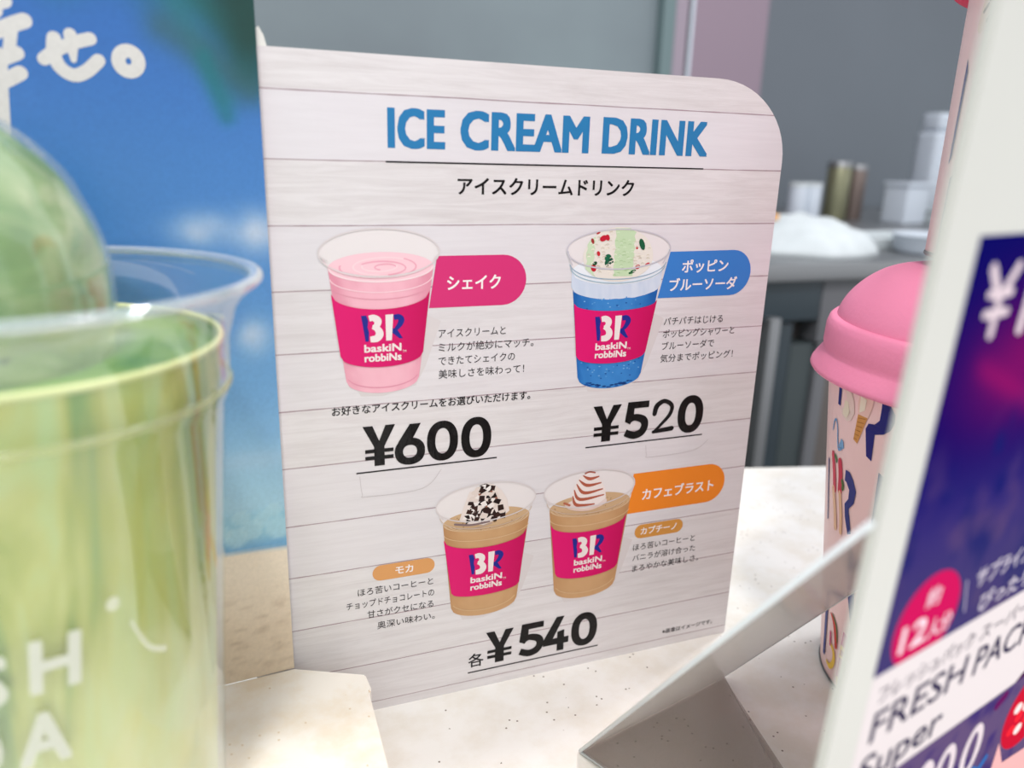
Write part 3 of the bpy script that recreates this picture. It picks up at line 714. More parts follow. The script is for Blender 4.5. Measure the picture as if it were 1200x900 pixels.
def poster_col(a, z):
    zb_ = 41.4 - a * .05
    if z > zb_ - 1.2:
        c = mixc((160, 202, 222), (100, 156, 204), sstep(52, 95, z))
        c = mixc(c, (66, 126, 192), sstep(90, 140, z)); c = mixc(c, (46, 104, 178), sstep(135, 185, z))
        c = mixc(c, (70, 122, 190), .4 * sstep(.1, .6, fbm(a * .03, z * .03, 4)))
        for (ca, cz, ra, rz, k) in ((-16, 132, 7.5, 4.5, .75), (-2.5, 131, 7.5, 6, .85), (-5, 104, 4.8, 5.0, .75), (-60, 125, 14, 6, .5), (-85, 100, 20, 8, .6), (-9, 69, 14, 3.5, .25)):
            d = ((a - ca) / ra) ** 2 + ((z - cz) / rz) ** 2; c = mixc(c, (196, 208, 222), k * exp(-d * 1.3) * (1 + .3 * N3(a * .2, z * .2)))
        # sea
        s = sstep(56, 51, z)
        c = mixc(c, (140, 192, 214), s); c = mixc(c, (98, 158, 204), sstep(47, 42, z) * .9)
        # palm leaves
        for (x0, z0, x1, z1, w_, k, cc) in ((-34, 196, -4, 180, 8, .8, (16, 96, 96)), (-26, 200, -8, 163, 3.4, .6, (30, 116, 120)), (-1, 195, -2, 170, 7, .9, (4, 74, 70)), (-20, 178, -2, 166, 5, .6, (48, 92, 96)), (-12, 172, -8, 159, 2.4, .7, (14, 108, 120)), (-10, 200, -1, 178, 7, 1, (2, 60, 54)), (-60, 195, -40, 186, 6, .5, (30, 110, 130))):
            dx, dz = x1 - x0, z1 - z0; t = max(0, min(1, ((a - x0) * dx + (z - z0) * dz) / (dx * dx + dz * dz)))
            d = hypot(a - x0 - t * dx, z - z0 - t * dz) / w_
            c = mixc(c, cc, min(1, k * exp(-d * d * 1.4) * (1.0 + .3 * N3(a * .15, z * .1, 9))))
        for (ca, cz, r_) in ((-17.4, 48.5, 2.6), (-13.5, 46.6, 3.0), (-9.2, 48.6, 3.0), (-2.0, 47.8, 3.4), (-6.2, 51.0, 2.2), (-22, 47.5, 3), (-28, 49, 3), (-12.0, 52.3, 2.3), (-3, 53.4, 2.2)):
            d = hypot(a - ca, z - cz); c = mixc(c, (174, 212, 224), .55 * sstep(r_ + .3, r_ - .3, d))
        return mixc((236, 222, 202), c, sstep(zb_ - 1.1, zb_ + .9, z))
    c = mixc((236, 222, 202), (224, 206, 182), sstep(38, 10, z))
    v = fbm(a * .16, z * .40, 2); c = mixc(c, (186, 164, 142), .55 * sstep(.0, .9, v) * sstep(36, 18, z))
    v = fbm(a * .5, z * .9, 7); c = mixc(c, (236, 220, 196), .4 * sstep(.2, .8, v))
    return c
vs = []; fs = []; cs = []
na, nz_ = 130, 215
for j in range(nz_ + 1):
    for i in range(na + 1):
        a = -130 + i; z = j * 1.0
        vs.append(postfn(a, z, .08)); cs.append(lin(poster_col(a, z)))
for j in range(nz_):
    for i in range(na):
        k = j * (na + 1) + i; fs.append((k, k + 1, k + na + 2, k + na + 1))
mesh('poster_print', vs, fs, M_poster, poster, True, cs)
p = Print(); W = (214, 212, 208)
p.stroke([(-54.5, 179.0), (-51.0, 180.2)], 3.0, W, 4); p.stroke([(-56, 173), (-53.0, 174.2), (-50.2, 175.6), (-47.8, 176.6)], 3.1, W, 4)
p.stroke([(-52.3, 185), (-52.8, 178)], 2.6, W, 4); p.stroke([(-50.4, 174.6), (-51.3, 170.6)], 2.4, W, 4); p.stroke([(-55.5, 174.2), (-54.2, 169.5)], 2.4, W, 4)
p.stroke([(-56.5, 167.2), (-53.0, 168.6), (-50.0, 170.0)], 2.9, W, 4); p.stroke([(-57.5, 162.4), (-53.4, 164.0), (-49.9, 166.0)], 3.0, W, 4)
p.stroke([(-53.2, 169.5), (-53.9, 163.0), (-54.8, 152.0)], 2.9, W, 4)
p.stroke([(-45.0, 169.2), (-42.4, 171.2), (-39.0, 172.9), (-35.6, 174.0)], 2.7, W, 5)
p.stroke([(-42.6, 173.6), (-43.0, 170.4), (-42.0, 167.6), (-39.6, 166.2), (-37.0, 167.2), (-34.4, 169.6)], 2.8, W, 5)
p.stroke([(-39.4, 174.6), (-39.3, 172.2), (-39.3, 169.4)], [2.6, 2.4, 1.2], W, 5)
p.ring(-28.3, 169.9, 2.05, 2.2, 2.9, W, 5)
p.build('handwriting', M_poster, postfn, poster)

# ------------------------------------------------------------------ green drink in a clear cup
CX, CY, PZ = -0.2110, -0.0532, 0.0242
gc = empty('green_drink_cup', (CX, CY, PZ)); tag(gc, 'clear plastic cup of green drink with a mint scoop, on the plinth', 'cup')
g_prof = [(0.0, .0005), (.026, .0005), (.0285, .002), (.0300, .012), (.0325, .050), (.0352, .088), (.0368, .1045), (.0378, .1068), (.0380, .1100), (.0384, .1170), (.0392, .1195), (.0405, .1235), (.0430, .1262), (.0447, .1276), (.0452, .1284), (.0449, .1292), (.0442, .1290)]
lathe('cup_wall', g_prof, M_clear, gc, 96)
lathe('cup_rim', [(.0439 + .0013 * cos(a), .1283 + .0010 * sin(a)) for a in [2 * pi * k / 14 for k in range(15)]], M_rim, gc, 96)
lathe('cup_ridge', [(.0377 + .0006 * cos(a), .1080 + .0008 * sin(a)) for a in [2 * pi * k / 10 for k in range(11)]], M_ridge, gc, 96)
def liquid_mat():
    m = bpy.data.materials.new('green_drink'); m.use_nodes = True; nt = m.node_tree; b = nt.nodes['Principled BSDF']
    b.inputs['Roughness'].default_value = 0.4; 
    tc = nt.nodes.new('ShaderNodeTexCoord'); mp = nt.nodes.new('ShaderNodeMapping'); mp.inputs['Scale'].default_value = (52, 52, 13)
    nz = nt.nodes.new('ShaderNodeTexNoise'); nz.inputs['Scale'].default_value = 1; nz.inputs['Detail'].default_value = 3; nz.inputs['Distortion'].default_value = 1.4
    rp = nt.nodes.new('ShaderNodeValToRGB'); cr = rp.color_ramp
    for _ in range(3): cr.elements.new(.5)
    for i, (q, c) in enumerate(((.30, (70, 126, 24)), (.40, (108, 150, 34)), (.49, (162, 172, 52)), (.58, (186, 190, 92)), (.74, (176, 206, 140)))):
        cr.elements[i].position = q; cr.elements[i].color = lin(c)
    sp = nt.nodes.new('ShaderNodeSeparateXYZ'); mr = nt.nodes.new('ShaderNodeMapRange')
    mr.inputs[1].default_value = .075; mr.inputs[2].default_value = .0; mr.inputs[3].default_value = 0; mr.inputs[4].default_value = .85
    mx = nt.nodes.new('ShaderNodeMix'); mx.data_type = 'RGBA'; mx.inputs[7].default_value = lin((224, 222, 164))
    nt.links.new(tc.outputs['Object'], mp.inputs[0]); nt.links.new(mp.outputs[0], nz.inputs['Vector']); nt.links.new(nz.outputs['Fac'], rp.inputs[0])
    nt.links.new(tc.outputs['Object'], sp.inputs[0]); nt.links.new(sp.outputs['Z'], mr.inputs[0]); nt.links.new(mr.outputs[0], mx.inputs[0])
    nt.links.new(rp.outputs[0], mx.inputs[6]); nt.links.new(mx.outputs[2], b.inputs['Base Color'])
    return m
M_liq = liquid_mat()
M_liqtop = pmat('green_surface', (128, 166, 74), .35, noise_scale=60, col2=(84, 136, 58))
M_foam = pmat('pale_lime_edge', (222, 226, 160), .4)
lathe('drink', [(.0, .0025), (.0255, .0025), (.0282, .012), (.0308, .050), (.0335, .088), (.0350, .1045), (.0358, .1080), (.0366, .1165)], M_liq, gc, 96)
lathe('drink_surface', [(.0366, .1165), (.0352, .1150), (.033, .1142), (.018, .1142), (.0, .1145)], M_liqtop, gc, 96)
lathe('foam_line', [(.0366 + .0006 * cos(a), .1166 + .0007 * sin(a)) for a in [2 * pi * k / 10 for k in range(11)]], M_foam, gc, 96)
# mint scoop
def scoop_mat():
    m = bpy.data.materials.new('mint_ice_cream'); m.use_nodes = True; nt = m.node_tree; b = nt.nodes['Principled BSDF']; b.inputs['Roughness'].default_value = .6
    tc = nt.nodes.new('ShaderNodeTexCoord'); mp = nt.nodes.new('ShaderNodeMapping'); mp.inputs['Scale'].default_value = (70, 70, 110)
    nz = nt.nodes.new('ShaderNodeTexNoise'); nz.inputs['Scale'].default_value = 1; nz.inputs['Detail'].default_value = 4; nz.inputs['Distortion'].default_value = .9
    rp = nt.nodes.new('ShaderNodeValToRGB'); cr = rp.color_ramp
    for _ in range(2): cr.elements.new(.5)
    for i, (q, c) in enumerate(((.30, (72, 128, 46)), (.42, (104, 150, 72)), (.55, (134, 166, 100)), (.72, (182, 196, 148)))):
        cr.elements[i].position = q; cr.elements[i].color = lin(c)
    bp = nt.nodes.new('ShaderNodeBump'); bp.inputs['Strength'].default_value = .5; bp.inputs['Distance'].default_value = .002
    nt.links.new(tc.outputs['Object'], mp.inputs[0]); nt.links.new(mp.outputs[0], nz.inputs['Vector']); nt.links.new(nz.outputs['Fac'], rp.inputs[0])
    nt.links.new(rp.outputs[0], b.inputs['Base Color']); nt.links.new(nz.outputs['Fac'], bp.inputs['Height']); nt.links.new(bp.outputs[0], b.inputs['Normal'])
    return m
M_scoop = scoop_mat()
def sc_w(v):
    d = .0006 * noise.noise(v * 120) ; return v * (1 + d / max(v.length, .01))
scoop_off = (-.0105, .0015, .1145)
R_ = .0280
prof = [(R_ * .93, -.012), (R_ * .97, -.006), (R_ * .995, 0.004)] + [(R_ * cos(a), .012 + R_ * 1.13 * sin(a)) for a in [radians(90 * k / 18) for k in range(19)]]
sc = lathe('ice_cream_scoop', prof, M_scoop, gc, 72, scoop_off, sc_w)
M_film = clear_mat('scoop_gloss_shell', (250, 252, 248), .10, (236, 240, 220), .1, .7, .25)
lathe('scoop_shell', [(r_ + .0011, z_ + (.0010 if z_ > .03 else 0)) for r_, z_ in prof], M_film, gc, 72, scoop_off)
M_cherry = pmat('red_candy', (176, 60, 50), .4); M_dkgreen = pmat('dark_green_candy', (30, 90, 50), .4); M_cream = pmat('cream_ribbon', (214, 206, 178), .6)
def blob(name, ang, el, rx, ry, mat):
    bm = bmesh.new(); bmesh.ops.create_icosphere(bm, subdivisions=2, radius=1)
    for v in bm.verts: v.co = Vector((v.co.x * rx, v.co.y * .0012, v.co.z * ry)) * (1 + .15 * noise.noise(v.co * 2))
    bmesh.ops.rotate(bm, cent=(0, 0, 0), matrix=Matrix.Rotation(ang + pi / 2, 3, 'Z'), verts=bm.verts)
    c = Vector((R_ * cos(el) * cos(ang), R_ * cos(el) * sin(ang), .012 + R_ * sin(el))) + Vector(scoop_off)
    bmesh.ops.translate(bm, vec=c, verts=bm.verts)
    return from_bm(name, bm, mat, sc, True)
for (a_, e_, rx, ry, m_) in ((-86, 6, .0030, .0042, M_cherry), (-80, -12, .0022, .0035, M_dkgreen), (-74, -5, .0012, .0060, M_cream), (-96, 15, .0022, .0030, M_dkgreen), (-88, 25, .0014, .0022, M_cherry), (-82, 12, .0010, .0060, M_cream), (-60, -16, .0030, .0022, M_dkgreen)):
    blob('candy_piece', radians(a_), radians(e_), rx, ry, m_)
# white hand lettering printed on the cup wall
def gcup_r(z):
    pts = [(.002, .0285), (.012, .0300), (.050, .0325), (.088, .0352), (.1045, .0368)]
    for i in range(len(pts) - 1):
        if z <= pts[i + 1][0]: t = (z - pts[i][0]) / (pts[i + 1][0] - pts[i][0]); return pts[i][1] + t * (pts[i + 1][1] - pts[i][1])
    return .0368
def gcfn(u, z, o=0):
    a = radians(u); r_ = gcup_r(z / 1000) + .0003 + o / 1000; return (r_ * cos(a), r_ * sin(a), z / 1000)
M_frostink = bpy.data.materials.new('translucent_white_ink'); M_frostink.use_nodes = True
_nt = M_frostink.node_tree; _b = _nt.nodes['Principled BSDF']; _b.inputs['Base Color'].default_value = lin((226, 230, 214)); _b.inputs['Alpha'].default_value = .62; _b.inputs['Roughness'].default_value = .5
GW = (226, 230, 214)
p = Print()
# ------------------------------------------------------------------ placeholder
LET = p

# ------------------------------------------------------------------ pink tumblers
TX, TY = .0542, -.0481
RB, RT, ZT = .0374, .0495, .1149
def tfn(u, z, o=0):
    a = radians(u); r_ = RB + (RT - RB) * (z / 1000) / ZT + .00015 + o / 1000
    return (r_ * cos(a), r_ * sin(a), z / 1000)
def tfn_up(u, z, o=0):
    a = radians(u); r_ = .0440 + (.0475 - .0440) * (z / 1000) / .083 + .00015 + o / 1000
    return (r_ * cos(a), r_ * sin(a), z / 1000)
def tumbler(loc, lidmat, label, decals, rz=0, RB=.0374, RT=.0495, ZT=.1149):
    K_ = RT / .0495; DZ = ZT - .1149; LP = lambda pts: [(a * K_, b + DZ) for a, b in pts]
    t = empty('pink_tumbler', loc, rz); tag(t, label, 'tumbler', 'stacked pink tumblers')
    lathe('cup_body', [(0, .003), (RB - .004, .003), (RB - .003, .0004), (RB - .0008, .0), (RB, .0012)] + [(RB + (RT - RB) * k / 6, .0012 + (ZT - .0012) * k / 6) for k in range(1, 7)], M_cuppink, t, 96)
    lathe('base_ring', [(RB + .0002, .0014), (RB + .0004, .0006), (RB - .0002, -.0), (RB - .002, .0)], M_greymetal, t, 96)
    lid = lathe('lid', LP([(.0480, .1100), (.0548, .1112), (.0553, .1119), (.0550, .1130), (.0537, .1150), (.0522, .1172), (.0517, .1180), (.0521, .1195), (.0519, .1255), (.0512, .1278), (.0504, .1286), (.0490, .1288)]), lidmat, t, 96)
    lathe('lid_dome', smooth_prof(LP([(.0491, .1284), (.0484, .1312), (.0465, .1350), (.0436, .1386), (.0402, .1416), (.0362, .1440), (.0310, .1455), (.0200, .1461), (.0, .1462)]), 3), lidmat, lid, 96)
    decals(t)
    return t
NV = (28, 34, 120)
def dec_low(t):
    p = Print()
    p.poly([(159.0, 110), (161.4, 110), (160.6, 102.3), (158.5, 102.4)], NV, 1)
    p.poly([(183.5, 110), (186.8, 109.5), (188.8, 107), (188.9, 104.5), (187.6, 101.8), (185.2, 100.0), (181.4, 98.8), (180.9, 90.0), (178.3, 90.9), (177.0, 99.5), (178.2, 101.5), (181.0, 102.0), (183.0, 103.8), (183.3, 106.5)], NV, 1)
    p.poly([(167.2, 82.6), (169.9, 82.6), (172.4, 80.6), (174.4, 77.4), (173.6, 73.0), (170.6, 70.0), (173.0, 62.0), (171.0, 61.0), (168.4, 66.5), (167.7, 70.9), (170.1, 73.4), (170.3, 76.6), (168.2, 78.6), (166.9, 78.8)], (44, 54, 130), 1)
    p.poly([(184.6, 87.5), (187.9, 86.3), (186.2, 68.0), (183.4, 69.0)], NV, 1)
    p.poly([(149.2, 81.2), (150.6, 81.0), (152.2, 59.6), (151.0, 59.2)], NV, 1)
    p.poly([(154.4, 33.0), (157.9, 34.0), (155.0, 7.2), (152.0, 6.9)], (40, 50, 130), 1)
    p.poly([(172.4, 58.0), (175.4, 56.0), (179.6, 31.0), (177.2, 29.0), (172.6, 44)], (40, 50, 130), 1)
    p.poly([(192.0, 60.0), (197.0, 60.0), (197.0, 40.0), (192.0, 40.0)], NV, 1)
    p.poly([(192.0, 98.0), (197.0, 98.0), (195.0, 76.0), (192.5, 76.0)], NV, 1)
    p.build('printed_letters', M_cupink, tfn, t)
    q = Print()
    q.poly([(163.6, 109.5), (167.5, 109.5), (169.8, 106.5), (170.6, 102.6), (168.6, 99.6), (166.0, 98.8), (162.6, 99.6), (161.2, 101.5), (164.4, 103), (165.4, 106)], (238, 216, 206), 2)
    q.poly([(164.2, 105.4), (166.6, 105.0), (167.6, 101.8), (165.6, 99.6), (162.8, 100.4)], (240, 230, 206), 3)
    q.poly([(173.0, 110), (180.0, 110), (179.4, 106.6), (177.8, 103.0), (172.6, 102.8), (172.2, 106.0)], (244, 206, 194), 2)
    q.poly([(173.6, 109), (176.6, 108.6), (176.0, 105), (173.2, 103.6)], (246, 236, 214), 3)
    q.poly([(172.7, 103.0), (177.6, 103.0), (173.2, 93.4), (170.9, 94.2)], (218, 156, 86), 3)
    for k in range(6):
        q.stroke([(172.9 - k * .35, 101.8 - k * 1.4), (176.8 - k * .75, 102.4 - k * 1.55)], .25, (184, 116, 56), 4, cap=False)
    q.build('printed_cones', M_cupink, tfn, t)
    q = Print()
    q.stroke([(154.2, 92.4), (155.6, 95.8), (157.6, 96.6), (159.0, 94.0), (159.6, 90.4), (160.6, 87.6), (163.0, 88.4)], [.7, .8, .8, .8, .9, 1.0, 1.0], (112, 160, 208), 2)
    q.poly([(160.6, 88.8), (162.6, 88.0), (164.9, 89.1), (164.4, 91.2), (162.6, 91.8)], (120, 170, 214), 2)
    q.build('printed_ribbon', M_cupink, tfn, t)
    q = Print()
    for (a0, z0, a1, z1, w_, c_) in ((155.5, 84, 158.6, 73, 2.2, (216, 54, 84)), (162.6, 83.5, 163.4, 74, 2.4, (206, 44, 76)), (157.4, 72.5, 161.0, 60, 2.0, (240, 196, 160)), (163.6, 73, 165.8, 60, 1.6, (236, 190, 150)), (158, 84.5, 159.5, 83, 1.0, (70, 120, 60)), (165.0, 77.8, 165.6, 75.4, 1.2, (80, 110, 50))):
        q.stroke([(a0, z0), ((a0 + a1) / 2 + .5, (z0 + z1) / 2), (a1, z1)], w_ * 1.35, c_, 2)
    q.build('printed_strawberry_cone', M_cupink, tfn, t); q = Print()
    for k in range(0): q.ellipse(162.0 + random.random() * 3, 60 + k * 1.6, .4, .35, (196, 128, 84), 3, 8)
    q.stroke([(161.0, 27.0), (164.4, 25), (166.6, 20.5), (167.2, 16.5)], [.8, 2.2, 2.6, 2.0], (208, 56, 44), 2)
    q.stroke([(163.0, 27.4), (166.9, 24.2), (168.3, 18.6)], [.5, .8, .5], (70, 120, 50), 3)
    q.build('printed_chili', M_cupink, tfn, t); q = Print()
    q.stroke([(161.0, 15.5), (165.2, 13.6), (165.8, 9.6), (162.4, 6.2), (158.2, 6.4)], [1.0, 2.0, 2.6, 2.2, 1.2], (246, 204, 74), 2)
    q.stroke([(161.6, 19.5), (161.8, 15)], 1.6, (206, 70, 120), 3)
    q.build('printed_banana', M_cupink, tfn, t); q = Print()
    q.poly([(172.8, 25.2), (177.4, 23.9), (176.4, 19.0), (171.6, 19.4)], (206, 62, 136), 2)
    q.poly([(171.6, 19.4), (176.4, 19.0), (175.6, 14.4), (170.8, 14.0)], (246, 206, 80), 2)
    q.poly([(171.8, 17.6), (175.8, 17.4), (175.4, 15.4), (171.4, 15.2)], (190, 50, 60), 3)
    q.poly([(170.8, 14.0), (175.6, 14.4), (174.6, 5.8), (169.2, 5.6)], (206, 62, 136), 2)
    q.poly([(169.2, 5.6), (174.6, 5.8), (173.0, 2.0), (170.6, 1.4)], (246, 206, 80), 2)
    q.build('printed_candy_bar', M_cupink, tfn, t)
def dec_up(t):
    p = Print()
    p.poly([(165.5, 62.5), (170.5, 62.0), (164.5, 37.0), (163.0, 37.5)], NV, 1)
    p.poly([(150.5, 58), (152.5, 54), (152.0, 30.0), (150.0, 28.0)], NV, 1)
    p.poly([(176.0, 84), (182.0, 84), (179.5, 73.0), (177.0, 75.0)], NV, 1)
    p.poly([(153.6, 24), (155.8, 25), (155.2, 4.0), (153.0, 3.0)], NV, 1)
    p.build('printed_letters', M_cupink, tfn_up, t)
    q = Print()
    q.stroke([(158.6, 22.5), (161.2, 15.0), (160.2, 6.4)], [4.4, 6.0, 4.2], (244, 222, 150), 2)
    for k, (x, y) in enumerate(((158.0, 23.5), (161.6, 20.6), (159.4, 15.0), (158.0, 9.4), (161.2, 8.6), (159.4, 4.4), (162.2, 13.4))): q.ellipse(x, y, .9, 1.25, [(120, 40, 40), (90, 30, 40), (150, 160, 170)][k % 3], 3, 12)
    q.build('printed_cookie', M_cupink, tfn_up, t)
    q = Print()
    q.stroke([(158.0, 82.0), (158.6, 74.0), (156.0, 66.0)], [5.0, 6.0, 4.0], (236, 206, 190), 2)
    q.stroke([(167.0, 82.0), (166.4, 76.0)], 4.0, (230, 192, 172), 2)
    for k in range(6): q.stroke([(156.6 + (k % 2) * 2.6, 81 - k * 2.8), (158.6 + (k % 2) * 2.4, 82.6 - k * 2.8)], 1.2, (96, 40, 36), 3)
    for k in range(3): q.stroke([(165.4 + (k % 2) * 1.8, 81 - k * 2.6), (167.4 + (k % 2), 82.0 - k * 2.6)], 1.1, (96, 40, 36), 3)
    q.build('printed_wafer', M_cupink, tfn_up, t)
tumbler((TX, TY, 0.0), M_pinklid, 'pink tumbler with a matte pink domed lid standing on the counter', dec_low)
up = tumbler((TX + .0200, TY - .0060, .1466), M_redlid, 'shorter pink tumbler with a crimson lid, stacked on the domed one', dec_up, 0, .0440, .0475, .083)
up.rotation_euler = (0, radians(3.5), 0)

# ------------------------------------------------------------------ right-hand sign on its acrylic holder
SO = Vector((-0.08672, -0.138, 0.13832)); SHd = Vector((.97418, .22575, 0)); SUd = Vector((0.00968, -0.04118, 0.99910)).normalized(); SNn = SHd.cross(SUd).normalized()
sign = empty('price_sign', (SO.x, SO.y, 0.0)); tag(sign, 'white-bordered navy price sign reading FRESH PACK at the right edge', 'sign')
off0 = SO - Vector((SO.x, SO.y, 0))
def sfn(s, t, o=0): return tuple(off0 + SHd * (s / 1000) + SUd * (t / 1000) + SNn * (o / 1000))
tb = -SO.z / SUd.z * 1000 + .6
bm = bmesh.new()
r1 = [bm.verts.new(Vector(sfn(s, t, 0))) for s, t in ((0, tb), (122, tb), (122, 110), (0, 110))]
fa = bm.faces.new(r1); rr = bmesh.ops.extrude_face_region(bm, geom=[fa])
for v in rr['geom']:
    if isinstance(v, bmesh.types.BMVert): v.co -= SNn * 0.0016
bmesh.ops.bevel(bm, geom=bm.edges[:], offset=.0004, segments=2, affect='EDGES')
from_bm('sign_board', bm, M_signwhite, sign)
def navy_col(s, t):
    c = (10, 12, 92)
    d = ((s - 34) / 24) ** 2 + ((t - 9) / 14) ** 2
    c = mixc(c, (112, 16, 92), 1.0 * exp(-d * 1.2))
    c = mixc(c, (150, 20, 96), .6 * exp(-(((t - 9 + (s - 20) * .4) / 2.2) ** 2)) * sstep(14, 22, s))
    c = mixc(c, (70, 56, 118), sstep(2, -22, t) * .7)
    v = fbm(s * .10, t * .07, 3); c = mixc(c, (24, 28, 100), sstep(.1, .5, v) * sstep(4, -8, t))
    c = mixc(c, (92, 66, 110), .6 * sstep(0, .6, fbm(s * .08, t * .08, 8)) * sstep(6, -6, t))
    c = mixc(c, (78, 72, 104), sstep(-12, -36, t) * .5)
    return c
def grid(s0, s1, t0, t1, cf, o, ns, nt_, name):
    vs = []; fs = []; cs = []
    for j in range(nt_ + 1):
        for i in range(ns + 1):
            s = s0 + (s1 - s0) * i / ns; t = t0 + (t1 - t0) * j / nt_; vs.append(sfn(s, t, o)); cs.append(lin(cf(s, t)))
    for j in range(nt_):
        for i in range(ns): k = j * (ns + 1) + i; fs.append((k, k + 1, k + ns + 2, k + ns + 1))
    return mesh(name, vs, fs, M_signink, sign, True, cs)
grid(9.4, 113, -43.4, 29.4, navy_col, .05, 90, 60, 'navy_print')
def low_col(s, t):
    c = (96, 78, 116)
    c = mixc(c, (64, 50, 110), sstep(0, .5, fbm(s * .12, t * .12, 2)))
    return c
grid(9.4, 113, -135, -70.6, low_col, .05, 60, 40, 'lower_print')
p = Print()
p.poly([(9.4, -70.6), (113, -70.6), (113, -43.4), (9.4, -43.4)], (222, 214, 214), 1)
p.build('white_band', M_signink, sfn, sign)
DG = (64, 58, 84)
p = Print()
h = 6.7 / (CH + .02)
p.text('FRESH', 13.0, 44.8, -58.7, h, DG, 3, bold=.012); p.text('PACK', 48.3, 73.5, -58.8, h, DG, 3, bold=.012)
p.text('Super', 12.4, 40.2, -68.4, h, DG, 3, bold=.012)
p.text('フレッシュパック', 12.8, 44.6, -50.0, 4.2, (92, 84, 100), 3); p.text('スーパー', 47.0, 66.5, -50.0, 4.2, (92, 84, 100), 3)
p.build('name_lettering', M_signink, sfn, sign)
p = Print()
n = 60; pts = []
cxs, cys, rs = 23.0, -36.6, 10.2
for k in range(n + 1):
    a = 2 * pi * k / n; x = cxs + rs * cos(a); y = max(cys + 9.4 * sin(a), -43.3); pts.append((x, y))
p.poly(pts[:-1], (198, 24, 88), 3)
rd = p.build('serving_badge', M_signink, sfn, sign)
p = Print(); p.text('約', 21.2, 25.6, -33.6, 4.2, (236, 206, 216), 5, bold=.02); p.text('12', 15.4, 23.6, -41.0, 7.6, (240, 214, 222), 5, bold=.03); p.text('人分', 24.2, 32.2, -41.0, 4.4, (236, 206, 216), 5, bold=.02)
p.build('badge_lettering', M_signink, sfn, rd)
p = Print()
p.text('サプライズに', 38.4, 64.0, -35.2, 4.6, (214, 206, 216), 3, bold=.015); p.text('ぴったり', 42.4, 62.6, -41.6, 4.6, (214, 206, 216), 3, bold=.015)
p.poly([(34.3, -32.4), (34.7, -32.4), (37.0, -39.8), (36.6, -39.8)], (190, 180, 200), 3)
p.build('slogan_lettering', M_signink, sfn, sign)
PKW = (216, 200, 206)
p = Print()
def yen2(p, x0, x1, y0, y1, t):
    xm = (x0 + x1) / 2; ym = y0 + (y1 - y0) * .52
    p.stroke([(x0, y1), (xm, ym)], t, PKW, 3); p.stroke([(x1, y1), (xm, ym)], t, PKW, 4); p.stroke([(xm, ym), (xm, y0)], t, PKW, 5)
    p.stroke([(x0 + .6, y0 + 6.2), (x1 - .6, y0 + 6.2)], t * .8, PKW, 6); p.stroke([(x0 + .6, y0 + 3.2), (x1 - .6, y0 + 3.2)], t * .8, PKW, 7)
yen2(p, 15.4, 23.0, 14.6, 24.6, 1.8)
p.stroke([(29.0, 25), (28.4, 14.6)], 2.2, PKW, 3)
p.build('upper_price', M_signink, sfn, sign)
p = Print()
for (x, a) in ((36.4, 0), (45.0, 0), (56.4, 0)):
    p.ring(x + 3.2, -83.0, 3.0, 6.2, 2.2, (222, 210, 214), 3)
p.build('lower_price', M_signink, sfn, sign)
p = Print()
p.ellipse(83, -83, 17, 15.5, (70, 24, 74), 2); p.ellipse(86, -83, 12, 11, (196, 26, 52), 3)
for k in range(14): p.ellipse(86 + 8.6 * cos(k * 2.4) * (k / 14) ** .5, -83 + 8 * sin(k * 2.4) * (k / 14) ** .5, 1.9, 1.5, [(236, 40, 56), (250, 226, 222)][k % 2], 4)
p.poly([(74.5, -88), (80, -96.5), (92, -98.0), (100, -94), (100, -130), (74, -130)], (236, 178, 176), 3)
p.stroke([(60.0, -92), (63, -90), (66, -91.6), (69, -89.4)], 1.8, (50, 110, 180), 4); p.stroke([(66.5, -74), (69.5, -72.6)], 2.5, (100, 26, 90), 3)
p.build('cup_artwork', M_signink, sfn, sign)
p = Print(); p.stroke([(26.4, 57), (22.8, 42)], 1.9, (120, 104, 150), 3); p.stroke([(34.4, 57), (31, 42)], 1.9, (120, 104, 150), 3)
p.build('header_mark', M_signink, sfn, sign)
# acrylic holder: base plate on the counter and a strut rising to the back of the board
Ow = Vector((SO.x, SO.y, 0))
def thick(name, q, d, mat, parent):
    q = [Vector(v) - Ow for v in q]; d = Vector(d); n = len(q)
    vs = q + [v + d for v in q]
    fs = [tuple(range(n)), tuple(range(2 * n - 1, n - 1, -1))] + [(i, i + n, (i + 1) % n + n, (i + 1) % n) for i in range(n)]
    return mesh(name, vs, fs, mat, parent)
A = Vector((-.0807, -.0395, .0004)); F = Vector((-.0167, -.0235, .0004))
thick('base_plate', [A, F, Vector((-.0167 - .0112 * 2.6, -.0235 - .0404 * 2.6, .0004)), Vector((-.0807 + .0036 * 12, -.0395 - .0074 * 12, .0004))], (0, 0, .0008), M_acr, sign)
T = Vector((-.0879, -.1372, .1264)); G = Vector((.0054, -.1150, .1280))
M_strut = clear_mat('milky_acrylic', (246, 244, 242), .34, (226, 221, 215), .12, .5, .5)
M_edge = pmat('white_acrylic_edge', (226, 232, 234), .3)
st = thick('strut', [A, F, G, T], (-.0002, .0003, .0003), M_strut, sign)
def rod(name, a, b, r_, mat, parent, o=Ow):
    a = Vector(a) - o; b = Vector(b) - o; d = (b - a); q = d.to_track_quat('Z', 'Y'); n = 8
    vs = []
    for e_ in (a, b):
        for k in range(n): vs.append(e_ + q @ Vector((r_ * cos(2 * pi * k / n), r_ * sin(2 * pi * k / n), 0)))
    return mesh(name, vs, [(k, (k + 1) % n, n + (k + 1) % n, n + k) for k in range(n)] + [tuple(range(n))[::-1], tuple(range(n, 2 * n))], mat, parent, True)
rod('strut_edge', A + Vector((0, 0, .0006)), T, .0006, M_edge, st)
rod('strut_edge', A + Vector((0, 0, .0003)), Vector((-.0807 + .0036 * 5, -.0395 - .0074 * 5, .0007)), .0005, M_edge, st)
